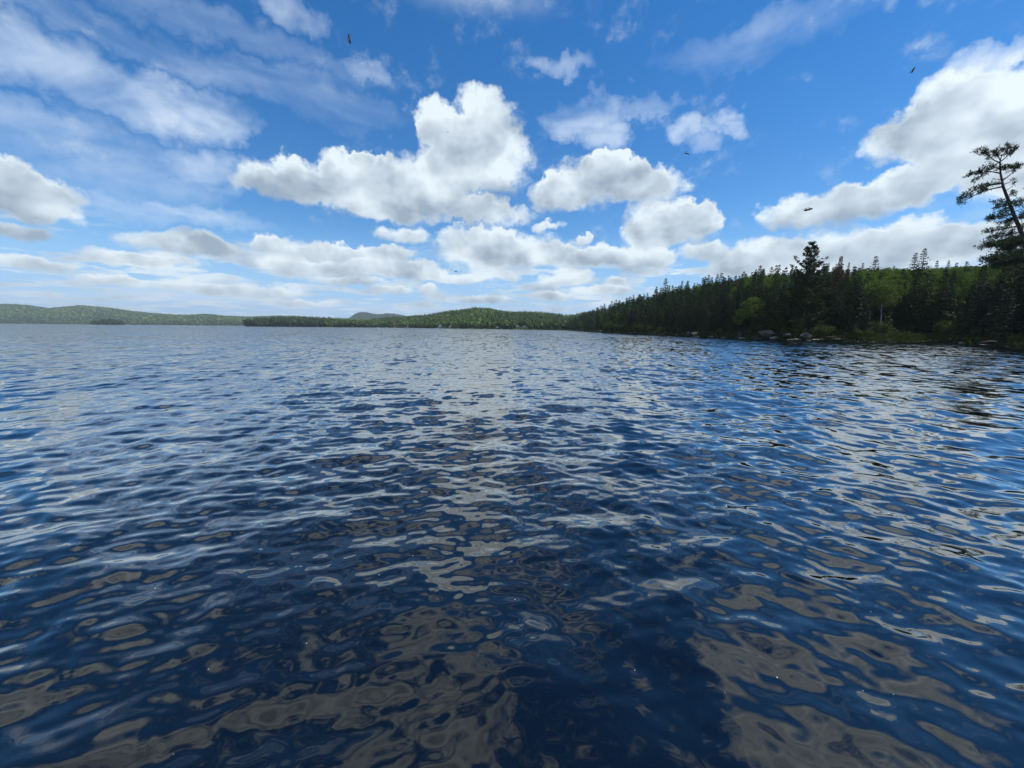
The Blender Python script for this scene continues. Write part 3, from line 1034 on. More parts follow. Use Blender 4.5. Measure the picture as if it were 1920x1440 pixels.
# birch with the pale stem
pos = place(1651, 4.5)
bm_ = broad_parts(606, 10.0, 3.7, 18, 170, .58, .18, .11)
tree('birch_tree', as_mesh('birch', bm_, M_BIRCH, M_BIRCHLEAF), pos, h_for(pos, 526) / 10.0, .6, 'birch with a bare pale stem and yellow-green crown left of the bay', 'tree')
used_xy.append((pos[0], pos[1], 3.2))

# leaning old pine at the right edge: stem and limbs follow its own bent outline
LP_D = 55.0


def lp(px, py, dd=0.0):
    return at(px, py, LP_D + dd)


base_lp = np.array([ground_x(1962, LP_D), LP_D, 0.0])
base_lp[2] = float(land_z(base_lp[0], base_lp[1]))
stem = np.array([base_lp - np.array([0, 0, .6]), lp(1952, 560), lp(1934, 490), lp(1917, 440), lp(1902, 405), lp(1891, 376), lp(1881, 350), lp(1876, 325), lp(1875, 303), lp(1879, 288)])
tk, cr = Bag(), Bag()
tk.tube(stem - base_lp, [.34, .30, .26, .22, .19, .165, .135, .10, .07, .035], 9)
gl = np.random.default_rng(909)
LIMBS = [  # points of each limb (px, py, depth offset), foliage from .. to, amount, spread
    ([(1878, 343, 0), (1850, 348, -.4), (1825, 357, -.8), (1793, 379, -1.0)], .12, 1.0, 90, .42), ([(1879, 350, 0), (1850, 356, .5), (1822, 368, .9), (1800, 381, 1.2)], .25, 1.0, 60, .35),
    ([(1876, 325, 0), (1858, 321, .2), (1838, 324, .4), (1812, 331, .6)], .35, 1.0, 60, .26), ([(1846, 322, .3), (1838, 332, .4), (1829, 340, .5)], .2, 1.0, 18, .2),
    ([(1876, 318, 0), (1865, 312, -.4), (1845, 316, -.7)], .2, 1.0, 34, .35), ([(1875, 305, 0), (1862, 300, .3), (1850, 287, .3), (1834, 289, .2)], .3, 1.0, 46, .34),
    ([(1851, 289, .3), (1846, 283, .2), (1842, 280, 0)], .2, 1.0, 20, .28), ([(1875, 300, 0), (1868, 289, -.3), (1876, 279, -.4)], .2, 1.0, 34, .34),
    ([(1877, 302, 0), (1888, 294, .3), (1897, 283, .4), (1903, 279, .5)], .3, 1.0, 40, .26), ([(1880, 292, 0), (1886, 283, .1), (1895, 275, .1)], .2, 1.0, 26, .24),
    ([(1877, 318, 0), (1888, 318, -.5), (1900, 314, -.7)], .1, .9, 60, .42), ([(1880, 338, 0), (1893, 329, .3), (1902, 319, .5), (1910, 312, .6)], .5, 1.0, 26, .24),
    ([(1881, 346, 0), (1892, 342, .2), (1900, 339, .3)], .9, 1, 2, .1), ([(1884, 359, 0), (1895, 352, -.2), (1900, 346, -.3)], .9, 1, 2, .1),
    ([(1889, 371, 0), (1897, 366, .3), (1906, 361, .4)], .3, 1, 22, .3), ([(1888, 372, 0), (1876, 377, .4), (1866, 380, .6)], .3, 1, 14, .3),
    ([(1893, 383, 0), (1880, 386, -.5), (1868, 391, -.8)], .1, 1, 60, .42), ([(1893, 383, 0), (1904, 382, .5), (1915, 385, .8)], .1, 1, 60, .42), ([(1896, 394, 0), (1886, 396, .7), (1880, 399, 1)], .1, 1, 30, .38),
    ([(1901, 402, 0), (1882, 404, -.4), (1866, 408, -.8), (1857, 413, -1)], .2, 1, 80, .42), ([(1899, 398, 0), (1912, 393, .3), (1922, 390, .5)], .9, 1, 3, .1), ([(1904, 408, 0), (1916, 406, .6), (1930, 408, .9)], .2, 1, 60, .5),
    ([(1905, 416, 0), (1890, 416, .9), (1876, 419, 1.2)], .1, 1, 60, .42), ([(1908, 424, 0), (1885, 428, -.5), (1863, 433, -.9), (1853, 435, -1)], .3, 1, 66, .36), ([(1909, 428, 0), (1922, 424, .5), (1935, 425, .8)], .1, 1, 60, .5),
    ([(1912, 436, 0), (1892, 440, .6), (1872, 444, 1), (1862, 449, 1.2)], .2, 1, 80, .45), ([(1916, 446, 0), (1896, 452, -.7), (1872, 460, -1.2), (1849, 463, -1.6)], .15, 1, 140, .55), ([(1918, 450, 0), (1900, 460, 1), (1880, 470, 1.6)], .1, 1, 120, .6),
    ([(1921, 458, 0), (1935, 456, 1), (1950, 460, 1.6)], .1, 1, 90, .6), ([(1925, 470, 0), (1900, 478, -1), (1870, 486, -1.8), (1850, 488, -2.2)], .1, 1, 160, .65), ([(1928, 480, 0), (1900, 490, 1.4), (1865, 500, 2)], .1, 1, 160, .7),
]
for pts_, u0, u1, amount, spread in LIMBS:
    amount = max(2, int(amount * (.5 if pts_[0][1] < 440 else 1.2)))
    q3 = np.array([lp(*a) for a in pts_]) - base_lp
    s = np.linspace(0, 1, len(q3))
    sf = np.linspace(0, 1, 9)
    fine_ = np.stack([np.interp(sf, s, q3[:, j]) for j in range(3)], 1)
    fine_[1:-1] = (fine_[:-2] + 2 * fine_[1:-1] + fine_[2:]) / 4
    lb = np.linalg.norm(fine_[-1] - fine_[0])
    tk.tube(fine_, (.035 + .012 * lb) * (1.15 - sf), 5)
    u = gl.uniform(u0, u1, amount)
    pp = np.stack([np.interp(u, sf, fine_[:, j]) for j in range(3)], 1) + gl.normal(0, 1, (amount, 3)) * np.array([.5, .9, .42]) * spread + np.array([0, 0, .12])
    out = unit(fine_[-1] - fine_[0])
    for kk in range(14):
        dv = out * .7 + np.array([0, 0, .35]) + gl.normal(0, .75, (amount, 3))
        cr.quads(sprigs(gl, pp + gl.normal(0, .08, (amount, 3)), dv, gl.uniform(.24, .5, amount), gl.uniform(.022, .05, amount)))
tree('pine_tree', (tk.mesh('old_pine_trunk', M_PINEBARK, True), cr.mesh('old_pine_crown', M_PINE)), base_lp, 1.0, 0.0,
     'old pine leaning left at the right edge with a bare crooked top', 'tree')

# big dark conifers crowding the near right corner
NEAR = [(1905, 4, 466, 'widest dark conifer under the leaning pine'), (1868, 5, 492, 'broad dark conifer whose layered boughs meet the leaning pine from the left'),
        (1838, 3.5, 530, 'lower dark conifer overhanging the water near the flat rock'), (1945, 7, 440, 'tall dark conifer cut by the right picture edge behind the leaning pine'), (1825, 14, 497, 'dark conifer behind the near shore, level-topped beside the bay'),
        (1990, 3, 500, 'dark conifer standing past the right picture edge'), (1885, 13, 478, 'dark conifer filling the gap behind the leaning pine'),
        (1925, 2.5, 505, 'dark conifer whose lowest boughs touch the water at the right edge'), (1855, 2.2, 560, 'shortest dark conifer hanging over the flat rock')]
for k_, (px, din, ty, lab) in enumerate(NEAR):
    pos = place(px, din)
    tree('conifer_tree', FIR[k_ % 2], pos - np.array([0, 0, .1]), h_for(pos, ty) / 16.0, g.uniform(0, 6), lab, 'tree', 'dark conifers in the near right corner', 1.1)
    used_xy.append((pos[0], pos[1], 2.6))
for px, din, ty, lab in [(1186, 3, 578, 'grey leafless dead spruce left of its bare twin'), (1194, 4, 572, 'taller of two grey leafless dead spruces on the far part of the shore'), (1205, 3, 588, 'low grey dead spruce above the yellow-green bushes')]:
    pos = place(px, din)
    tree('dead_tree', DEADT[int(px) % 2], pos, h_for(pos, ty) / 9.0, g.uniform(0, 6), lab, 'tree', 'dead spruces', 1.5)
    used_xy.append((pos[0], pos[1], 1.2))

# ------------------------------------------------------------------ the rest of the forest
cand = []
for x0 in np.arange(30, 250, 2.5):
    for y0 in np.arange(10, 470, 2.5):
        cand.append((x0, y0))
cand = np.array(cand) + g.uniform(-1.15, 1.15, (len(cand), 2))
dd = shore_dist(cand[:, 0], cand[:, 1])
pxs = np.array([to_px((a, b, 2.0))[0] for a, b in cand])
ok = (dd > 2.0) & (dd < 62) & (pxs < 2900) & (pxs > 1040)
cand, dd, pxs = cand[ok], dd[ok], pxs[ok]
cz_ = land_z(cand[:, 0], cand[:, 1])
trees = []
for (x_, y_), d_, px, z_ in zip(cand, dd, pxs, cz_):
    if any((x_ - a) ** 2 + (y_ - b) ** 2 < r0 * r0 for a, b, r0 in used_xy):
        continue
    if y_ > 200 and g.uniform() < .35:
        continue
    f_ = float(fbm(np.array(x_ * .06), np.array(y_ * .05), 55, 3))
    broad = 0.06
    if 1595 < px < 1870 and d_ > 9:
        broad = .82
    elif 1370 < px < 1460 and d_ > 10:
        broad = .35
    elif f_ > .75:
        broad = .4
    if px > 1790 and d_ < 12:
        broad = 0
    kind = 'b' if g.uniform() < broad else 's'
    H = (g.uniform(8.0, 13.5) if kind == 's' else g.uniform(7.5, 10.5))
    if d_ < 4.5:
        H *= g.uniform(.5, .9)
    lim = np.interp(px, SKY_X, SKY_Y) + ((g.exponential(14) + 4 if g.uniform() > .25 else g.uniform(-12, 2)) if kind == 's' else 5 + g.exponential(6))
    zt = at(px, lim, y_)[2]
    if zt - z_ < 3.0:
        continue
    if d_ > 14 and g.uniform() < .5:
        H = max(H, min(zt - z_, 15.0))
    H = min(H, zt - z_)
    if 1462 < px < 1556 and d_ < 6.5:
        H = min(H, g.uniform(2.0, 4.5))               # low growth in front of the tall pine
    if 1640 < px < 1795 and d_ < 3.2:
        continue                                   # the open grassy bank
    trees.append([x_, y_, z_, H, kind, d_, px])
# how much of each tree shows: walk from the nearest to the farthest
trees.sort(key=lambda a: math.hypot(a[0], a[1]))
cover = np.full(1200, 1e9)
shows = []
for tr in trees:
    x_, y_, z_, H, kind, d_, px = tr
    _, top = to_px((x_, y_, z_ + H))
    _, bot = to_px((x_, y_, z_))
    half = max(1.0, (1.3 if kind == 's' else 2.3) * F_PX / y_)
    a, b = int(max(0, px - half - 1000)), int(min(1199, px + half - 1000)) + 1
    if b <= a:
        shows.append(0.0)
        continue
    vis = np.clip(np.minimum(bot, cover[a:b]) - top, 0, None)
    inside = px < 1925
    shows.append(float(vis.mean() * (b - a)) * inside)
    cover[a:b] = np.minimum(cover[a:b], top + (bot - top) * .25)
shows = np.array(shows)
order = np.argsort(-shows)
rank = np.empty(len(trees), int)
rank[order] = np.arange(len(trees))
spr = [i for i in order if trees[i][4] == 's' and shows[i] > 2][:270]
bro = [i for i in order if trees[i][4] == 'b' and shows[i] > 2][:140]
ZONE = [(1130, 'on the farthest thin end of the right-hand shore'), (1215, 'on the slope beyond the dead grey spruces'), (1300, 'on the slope below the lone skyline spruce'),
        (1380, 'on the shore left of the boulders'), (1470, 'above the large boulders'), (1550, 'around the tall white pine'), (1625, 'right of the tall white pine'),
        (1690, 'beside the pale-stemmed birch'), (1790, 'above the grassy bank'), (1860, 'at the corner of the bay'), (9999, 'by the leaning pine')]


def zone(px):
    return next(b for a, b in ZONE if px < a)


def size_word(H, kind):
    if kind == 's':
        return 'small' if H < 6.5 else 'mid-height' if H < 10 else 'tall'
    return 'small' if H < 7 else 'full-grown'


def row_word(d_):
    return 'front-row' if d_ < 6 else 'second-row' if d_ < 12 else 'mid-slope' if d_ < 24 else 'upslope'


chosen = set(spr) | set(bro)
ORD = ['first', 'second', 'third', 'fourth', 'fifth', 'sixth', 'seventh']


def tree_labels(ids, what):
    """look, row and place; where a few share these, also their order from the left"""
    by = {}
    for i_ in ids:
        x_, y_, z_, H_, kind_, d_, px_ = trees[i_]
        by.setdefault(f'{size_word(H_, kind_)} {row_word(d_)} {what} {zone(px_)}', []).append(i_)
    out = {}
    for lab_, mem in by.items():
        mem.sort(key=lambda i_: trees[i_][6])
        for n_, i_ in enumerate(mem):
            out[i_] = lab_ if len(mem) == 1 or len(mem) > 7 else f'{lab_}, {ORD[n_]} from left'
    return out


lab_s, lab_b = tree_labels(spr, 'dark spruce'), tree_labels(bro, 'broad-leaved tree')
for i in spr:
    x_, y_, z_, H, kind, d_, px = trees[i]
    tree('spruce_tree', SPRUCE[i % 6], (x_, y_, z_ - .1), H / 12.0, g.uniform(0, 6.28), lab_s[i], 'tree', 'spruces on the right-hand shore',
         g.uniform(.85, 1.2) * (1.2 if H < 7 else 1.0), (g.normal(0, .02), g.normal(0, .02)))
for i in bro:
    x_, y_, z_, H, kind, d_, px = trees[i]
    tree('broadleaf_tree', BROAD[i % 4], (x_, y_, z_ - .1), H / 10.0, g.uniform(0, 6.28), lab_b[i], 'tree',
         'broad-leaved trees on the right-hand shore', g.uniform(.85, 1.15), (g.normal(0, .03), g.normal(0, .03)))
rest = [i for i in range(len(trees)) if i not in chosen and (shows[i] > 2 or g.uniform() < (.17 if trees[i][6] < 1925 else .4))]
print('forest: candidates', len(trees), 'spruce', len(spr), 'broad', len(bro), 'rest', len(rest))


def med_spruce(seed):
    tb, cb = spruce_parts(seed, 12.0, 2.4, 18, .6, .05, .34, .66)
    return np.concatenate(cb.v) / 12.0, np.concatenate(cb.q)


def med_broad(seed):
    tb, cb = broad_parts(seed, 10.0, 2.7, 10, 24, .38, .40)
    return np.concatenate(cb.v) / 10.0, np.concatenate(cb.q)


MED = [med_spruce(800 + i) for i in range(3)] + [med_broad(820 + i) for i in range(3)]
rp = np.array([trees[i][:3] for i in rest])
rh = np.array([trees[i][3] for i in rest])
rk = np.array([(i % 3) if trees[i][4] == 's' else 3 + i % 3 for i in rest])
rt = np.where(rk < 3, .05, .55) + g.normal(0, .08, len(rest))
joined('forest', MED, rp, rh, rk, np.clip(rt, 0, 1), 'dense mixed forest filling the slope behind the front trees of the right-hand shore')

# ------------------------------------------------------------------ shrubs and young trees at the water
SHR = [(1146, 1.2, 604, 1, 'slim light shrub at the left end of the yellow-green bushes'), (1157, 1.2, 607, 0, 'second yellow-green shrub from the left end of the bushes'), (1168, 1.5, 606, 0, 'rounded yellow-green shrub under the dead spruces'),
       (1179, 1.4, 608, 2, 'low yellow-green shrub right under the dead spruces'), (1191, 1.5, 606, 0, 'brightest yellow-green shrub of the bushes on the far shore'), (1203, 1.5, 604, 2, 'tall yellow-green shrub at the right end of the bushes'),
       (1218, 1.3, 611, 1, 'dull green shrub beside the small round stones'), (1240, 1.2, 614, 1, 'dark green shrub at the water below the lone skyline spruce'), (1275, 1.2, 612, 0, 'green shrub left of the domed rock'),
       (1322, 1.5, 613, 0, 'green shrub between the domed rock and the pointed rock'), (1350, 1.3, 617, 1, 'low shrub just left of the pointed rock'), (1408, 1.6, 612, 2, 'shrub between the pointed rock and the big boulder'),
       (1425, 2.5, 603, 2, 'bright green bush behind the big boulder'), (1470, 1.2, 618, 1, 'shrub growing between the boulders'), (1535, 2.0, 608, 0, 'wide green bush right of the craggy boulder'),
       (1552, 1.6, 613, 1, 'low bush beside the fallen log'), (1641, 2.6, 598, 2, 'bush hiding the foot of the pale-stemmed birch'), (1659, 2.6, 603, 0, 'smaller bush at the right foot of the pale-stemmed birch'), (1610, 1.4, 616, 0, 'bush at the water left of the grassy bank'), (1630, 1.4, 620, 1, 'small bush at the left end of the grassy bank'),
       (1775, 2.0, 601, 0, 'yellow-green bush at the right end of the grassy bank'), (1788, 1.8, 611, 2, 'second yellow-green bush at the right end of the grassy bank'), (1912, .8, 628, 1, 'green shrub beside the flat rock at the right edge')]
for px, din, ty, k_, lab in SHR:
    pos = place(px, din)
    tree('shrub', SHRUB[k_], pos, h_for(pos, ty) / [2.4, 1.7, 3.0][k_], g.uniform(0, 6), lab, 'shrub', 'shrubs along the right-hand shore', 1.15, crown='foliage', trunk='stems')
for px, din, ty, lab in [(1463, 3, 598, 'young light green pine behind the big boulder'), (1496, 2.2, 600, 'young pine with a thin bare stem growing above the pale slab'), (1450, 5, 589, 'slender young pine behind the other young pines')]:
    pos = place(px, din)
    tree('young_pine', YOUNG[int(px) % 2], pos, h_for(pos, ty) / 4.0, g.uniform(0, 6), lab, 'tree', 'young pines behind the boulders')

# grass on the low bank of the bay
bagg, tints = Bag(), []
gg = np.random.default_rng(63)
for px in np.arange(1612, 1800, .9):
    for _ in range(11):
        pos = place(px + gg.uniform(-1, 1), gg.uniform(.15, 2.0))
        n_ = 7
        pp = pos + np.concatenate([gg.normal(0, .16, (n_, 2)), np.zeros((n_, 1))], 1)
        dv = np.concatenate([gg.normal(0, .35, (n_, 2)), np.ones((n_, 1))], 1)
        bagg.quads(sprigs(gg, pp, dv, gg.uniform(.3, .75, n_), gg.uniform(.015, .035, n_)))
        tints.append(np.full(n_ * 4, gg.uniform(0, 1)))
mg = bagg.mesh('bank_grass', M_GRASS)
a_ = mg.attributes.new('tint', 'FLOAT', 'POINT')
a_.data.foreach_set('value', np.concatenate(tints).astype(np.float32))
obj('bank_grass', mg, kind='stuff', label='pale green grass along the low bank of the bay', category='grass')

# ferns and low growth that cover the bank down to the stones
gu = np.random.default_rng(71)
seg = np.linalg.norm(np.diff(SH[:22], axis=0), axis=1)
pu = gu.choice(len(seg), 9000, p=seg / seg.sum())
tu = gu.uniform(0, 1, 9000)
along = SH[:22][pu] + (SH[1:23][pu] - SH[:22][pu]) * tu[:, None]
ex_ = unit(SH[1:23][pu] - SH[:22][pu])
inn = np.stack([-ex_[:, 1], ex_[:, 0]], 1) * (gu.uniform(.02, 1, 9000) ** 1.7 * 9)[:, None]
uxy = along + inn
du = shore_dist(uxy[:, 0], uxy[:, 1])
uxy = uxy[(du > .2) & (uxy[:, 1] < 260)]
up_ = np.stack([uxy[:, 0], uxy[:, 1], land_z(uxy[:, 0], uxy[:, 1])], 1)
bagu = Bag()
tin_u = np.clip(gu.normal(.35, .25, len(up_)), 0, 1)
for kk in range(7):
    dv = np.concatenate([gu.normal(0, .8, (len(up_), 2)), np.full((len(up_), 1), .75)], 1)
    bagu.quads(sprigs(gu, up_ + gu.normal(0, .22, (len(up_), 3)) * np.array([1, 1, 0]), dv, gu.uniform(.35, .95, len(up_)), gu.uniform(.06, .16, len(up_))))
mu = bagu.mesh('undergrowth', M_FERN)
a_ = mu.attributes.new('tint', 'FLOAT', 'POINT')
a_.data.foreach_set('value', np.tile(np.repeat(tin_u, 4), 7).astype(np.float32))
obj('undergrowth', mu, kind='stuff', label='low ferns and bushes covering the bank under the trees', category='undergrowth')


# ------------------------------------------------------------------ rocks on the water line
def rock_mesh(seed, material, flat=.6, craggy=.25):
    gk = np.random.default_rng(seed)
    bm2 = bmesh.new()
    bmesh.ops.create_icosphere(bm2, subdivisions=3, radius=1.0)
    cuts = [(unit(gk.normal(0, 1, 3)), gk.uniform(.5, .85)) for _ in range(16)]
    for v_ in bm2.verts:
        p_ = np.array(v_.co)
        for nrm, dist in cuts:                          # broken flat faces
            h_ = p_ @ nrm - dist
            if h_ > 0:
                p_ = p_ - nrm * h_ * .96
        r0 = 1 + craggy * .55 * float(fbm(np.array(p_[0] * 3.1 + p_[2] * 2), np.array(p_[1] * 3.3 - p_[2]), seed, 4))
        p_ = p_ * r0
        v_.co = (p_[0], p_[1], p_[2] * flat)
    me_ = bpy.data.meshes.new('rock')
    bm2.to_mesh(me_)
    bm2.free()
    me_.materials.append(material)
    return me_


ROCKS = [rock_mesh(1000 + i, M_ROCK, [.7, .55, .8, .6][i], .28) for i in range(4)]
SLABS = [rock_mesh(1100 + i, M_ROCKPALE, .35, .3) for i in range(3)]


def rock(px, y_mid, wpx, hpx, mesh_i, label, pale=False, off=-.2):
    dpt = shore_depth(px) + off
    c_ = at(px, y_mid, dpt)
    wd = wpx / 2 / F_PX * dpt
    hh = hpx / 2 / F_PX * dpt
    o = obj('rock', (SLABS if pale else ROCKS)[mesh_i], None, (c_[0], dpt + wd * .35, max(c_[2], -hh * .5 + .02)), label=label, category='rock', group='rocks along the right-hand shore')
    flat = .35 if pale else [.7, .55, .8, .6][mesh_i]
    o.scale = (wd * 1.0, wd * .8, hh / flat * .8)
    o.rotation_euler = (0, 0, g.uniform(-.5, .5))
    return o


for a in [(1440, 626, 38, 22, 0, 'large grey domed boulder, biggest rock on the shore'), (1453, 633.5, 16, 8, 1, 'pale stone at the foot of the biggest boulder', True), (1386, 628, 11, 17, 2, 'pointed grey rock left of the long pale slab'),
          (1396, 634, 30, 5, 0, 'long low pale slab beside the pointed rock', True), (1478, 628, 16, 12, 1, 'dark blocky rock between the two large boulders'), (1480, 627, 6, 5, 2, 'small pale stone on top of the dark blocky rock', True),
          (1494, 636.5, 28, 5, 1, 'bright pale slab between the two large boulders', True), (1514, 629, 30, 19, 3, 'craggy grey boulder right of the bright pale slab'), (1535, 636.5, 20, 4, 2, 'low slab right of the craggy boulder', True),
          (1573, 636, 22, 5, 1, 'low grey rock below the fallen log'), (1541, 636, 9, 6, 3, 'small round rock at the craggy boulder foot'), (1303, 627, 20, 13, 0, 'grey domed rock on the shore left of the pointed rock'), (1291, 627, 14, 12, 2, 'darker rock leaning on the domed rock'),
          (1310, 630.5, 24, 4, 0, 'thin pale ledge below the domed rock', True), (1337, 632, 24, 5, 3, 'low dark rock right of the thin pale ledge'), (1361, 633, 18, 5, 1, 'flat dark rock just left of the pointed rock'), (1244, 626.5, 14, 5, 1, 'flat grey rock below the lone skyline spruce'),
          (1217, 625, 5, 6, 2, 'small round stone on the far shore'), (1186, 624.5, 12, 5, 0, 'grey rock below the yellow-green bushes'), (1143, 621.5, 9, 7, 3, 'grey rock at the left end of the yellow-green bushes'), (1127, 620.5, 6, 3, 2, 'tiny pale rock on the far end of the shore', True),
          (1248, 623, 3, 3, 1, 'tiny bright stone above the flat grey rock', True), (1192, 623, 3, 3, 2, 'tiny bright stone below the yellow-green bushes', True), (1871, 642, 46, 9, 0, 'long flat grey rock jutting from the dark right shore'), (1862, 646.5, 30, 3, 1, 'thin pale ledge under the long flat rock', True),
          (1745, 638, 5, 3, 2, 'small white stone at the water of the grassy bank', True), (1623, 639, 10, 3, 1, 'low rock at the left end of the grassy bank'), (1418, 635, 16, 4, 2, 'low dark rock left of the biggest boulder'), (1665, 637, 12, 3, 3, 'low rock awash below the birch'), (1270, 628, 14, 4, 3, 'flat dark rock left of the domed rock')]:
    rock(*a)
# small dark stones that line the water's edge
for k_ in range(48):
    px = g.uniform(1075, 1915)
    if 1640 < px < 1800 and g.uniform() < .6:
        continue
    dpt = shore_depth(px)
    x_ = ground_x(px, dpt)
    o = obj('rock', ROCKS[k_ % 4], None, (x_ + g.normal(0, .3), dpt + g.uniform(-.2, .9), .05), label=f'small dark stone at the water edge {zone(px)}', category='rock', group='small stones along the water edge')
    s_ = g.uniform(.2, .5)
    o.scale = (s_ * g.uniform(1, 1.7), s_, s_ * g.uniform(.5, .9))
    o.rotation_euler = (0, 0, g.uniform(0, 6.28))
# fallen log
lg = Bag()
a3, b3 = place(1548, .6), place(1588, .5)
ss = np.linspace(0, 1, 7)[:, None]
a3[2], b3[2] = .75, .55
lg.tube(a3 + np.array([0, -.5, 0]) + (b3 - a3) * ss + np.array([0, 0, .1]) * np.sin(ss * 5), .10 * (1.1 - .5 * ss[:, 0]), 8)
lgm = lg.mesh('fallen_log', M_DEAD, True)
obj('fallen_log', lgm, label='grey fallen log lying along the bank right of the craggy boulder', category='log')

# ------------------------------------------------------------------ cabins, docks and boats on the far shore
M_WHITE = noisy_mat('white_paint', (0.62, 0.62, 0.60), (0.80, 0.80, 0.78), 2.0, 0.5)
M_GREYW = noisy_mat('grey_boards', (0.34, 0.33, 0.31), (0.48, 0.47, 0.44), 2.0, 0.7)
M_TAN = noisy_mat('tan_boards', (0.40, 0.36, 0.24), (0.55, 0.50, 0.36), 2.0, 0.7)
M_BROWN = noisy_mat('brown_boards', (0.16, 0.075, 0.05), (0.26, 0.12, 0.08), 2.0, 0.7)
M_ROOFG = noisy_mat('grey_roof', (0.25, 0.25, 0.25), (0.40, 0.40, 0.40), 3.0, 0.7)
M_ROOFW = noisy_mat('pale_metal_roof', (0.62, 0.63, 0.64), (0.78, 0.79, 0.80), 1.0, 0.4)
M_GLASS, t, p, o_ = mat('window_glass', 0.08)
p.inputs['Base Color'].default_value = (0.02, 0.025, 0.03, 1)
M_DARK = noisy_mat('insect_body', (0.006, 0.006, 0.007), (0.015, 0.015, 0.016), 300, 0.5)


def box_np(x0, x1, y0, y1, z0, z1):
    v_ = np.array([[x, y, z] for x in (x0, x1) for y in (y0, y1) for z in (z0, z1)], float)
    return v_, np.array([[0, 1, 3, 2], [4, 6, 7, 5], [0, 4, 5, 1], [2, 3, 7, 6], [0, 2, 6, 4], [1, 5, 7, 3]])


def cabin(px, base_y, wpx, hpx, mw, mr, label, deep=0.0, gable_front=True, porch=False):
    dpt = float(np.interp(px, mid.p[:, 0], mid.p[:, 2])) + 6 + deep
    c_ = at(px, base_y, dpt)
    w_, h_ = wpx / F_PX * dpt, hpx / F_PX * dpt
    root = bpy.data.objects.new('cabin', None)
    COL.objects.link(root)
    root.location = (c_[0], dpt, c_[2])
    root.rotation_euler = (0, 0, math.atan2(-c_[0], dpt) + .12)
    root['label'], root['category'], root['group'] = label, 'cabin', 'cabins on the far shore'
    wh, dp = h_ * .58, w_ * .9
    hw = w_ / 2
    b = Bag()
    # walls with the gable towards the lake
    v_ = [[-hw, 0, -2], [hw, 0, -2], [hw, 0, wh], [0, 0, h_], [-hw, 0, wh], [-hw, dp, -2], [hw, dp, -2], [hw, dp, wh], [0, dp, h_], [-hw, dp, wh]]
    b.raw(v_, [[0, 1, 2, 4], [2, 3, 4, 4], [6, 5, 9, 7], [9, 8, 7, 7], [1, 6, 7, 2], [5, 0, 4, 9]])
    vv, qq = np.concatenate(b.v), np.concatenate(b.q)
    faces = [list(dict.fromkeys(f)) for f in qq.tolist()]
    me_ = bpy.data.meshes.new('wall')
    me_.from_pydata(vv.tolist(), [], faces)
    me_.materials.append(mw)
    obj('wall', me_, root)
    rb = Bag()
    for s_ in (-1, 1):
        e = np.array([s_ * hw * 1.15, 0, wh - (h_ - wh) * .15 + .08])
        r0 = np.array([0, 0, h_ + .08])
        th_ = np.array([0, 0, .18])
        y0, y1 = np.array([0, -.5, 0]), np.array([0, dp + .5, 0])
        q8 = np.array([r0 + y0, e + y0, e + y1, r0 + y1])
        rb.raw(np.concatenate([q8, q8 + th_]), [[0, 1, 2, 3], [4, 7, 6, 5], [0, 4, 5, 1], [1, 5, 6, 2], [2, 6, 7, 3], [3, 7, 4, 0]])
    obj('roof', rb.mesh('roof', mr), root)
    for nm, x0, x1, z0, z1, mm in (('window', -hw * .75, -hw * .2, wh * .35, wh * .85, M_GLASS), ('window', hw * .2, hw * .75, wh * .35, wh * .85, M_GLASS), ('door', -hw * .13, hw * .13, 0, wh * .8, M_BROWN)):
        bb = Bag()
        bb.raw(*box_np(x0, x1, -.06, .03, z0, z1))
        obj(nm, bb.mesh(nm, mm), root)
    return root


cabin(741, 613.0, 5.0, 6.5, M_BROWN, M_ROOFG, 'small red-brown cabin among trees, leftmost on the far shore', 4)
cabin(765, 614.0, 3.4, 3.6, M_WHITE, M_ROOFG, 'tiny white boathouse left of the white waterside cabins')
cabin(826, 616.0, 6.6, 7.2, M_WHITE, M_ROOFW, 'white cabin at the water, left of the pair under the light green hill')
cabin(846, 616.5, 7.2, 5.8, M_GREYW, M_ROOFW, 'low cabin with a wide pale roof right of the white cabin')
cabin(933, 617.0, 5.6, 5.2, M_WHITE, M_ROOFG, 'white cabin half hidden at the foot of the dark trees')
cabin(971.5, 615.0, 6.0, 4.6, M_TAN, M_ROOFW, 'tan cabin with a pale roof left of the big grey cabin', 3)
cabin(984.5, 618.0, 9.5, 6.8, M_GREYW, M_ROOFG, 'big grey cabin at the water, widest on the far shore')
cabin(1001.5, 615.5, 5.0, 3.4, M_TAN, M_ROOFG, 'small tan cabin right of the big grey cabin', 4)


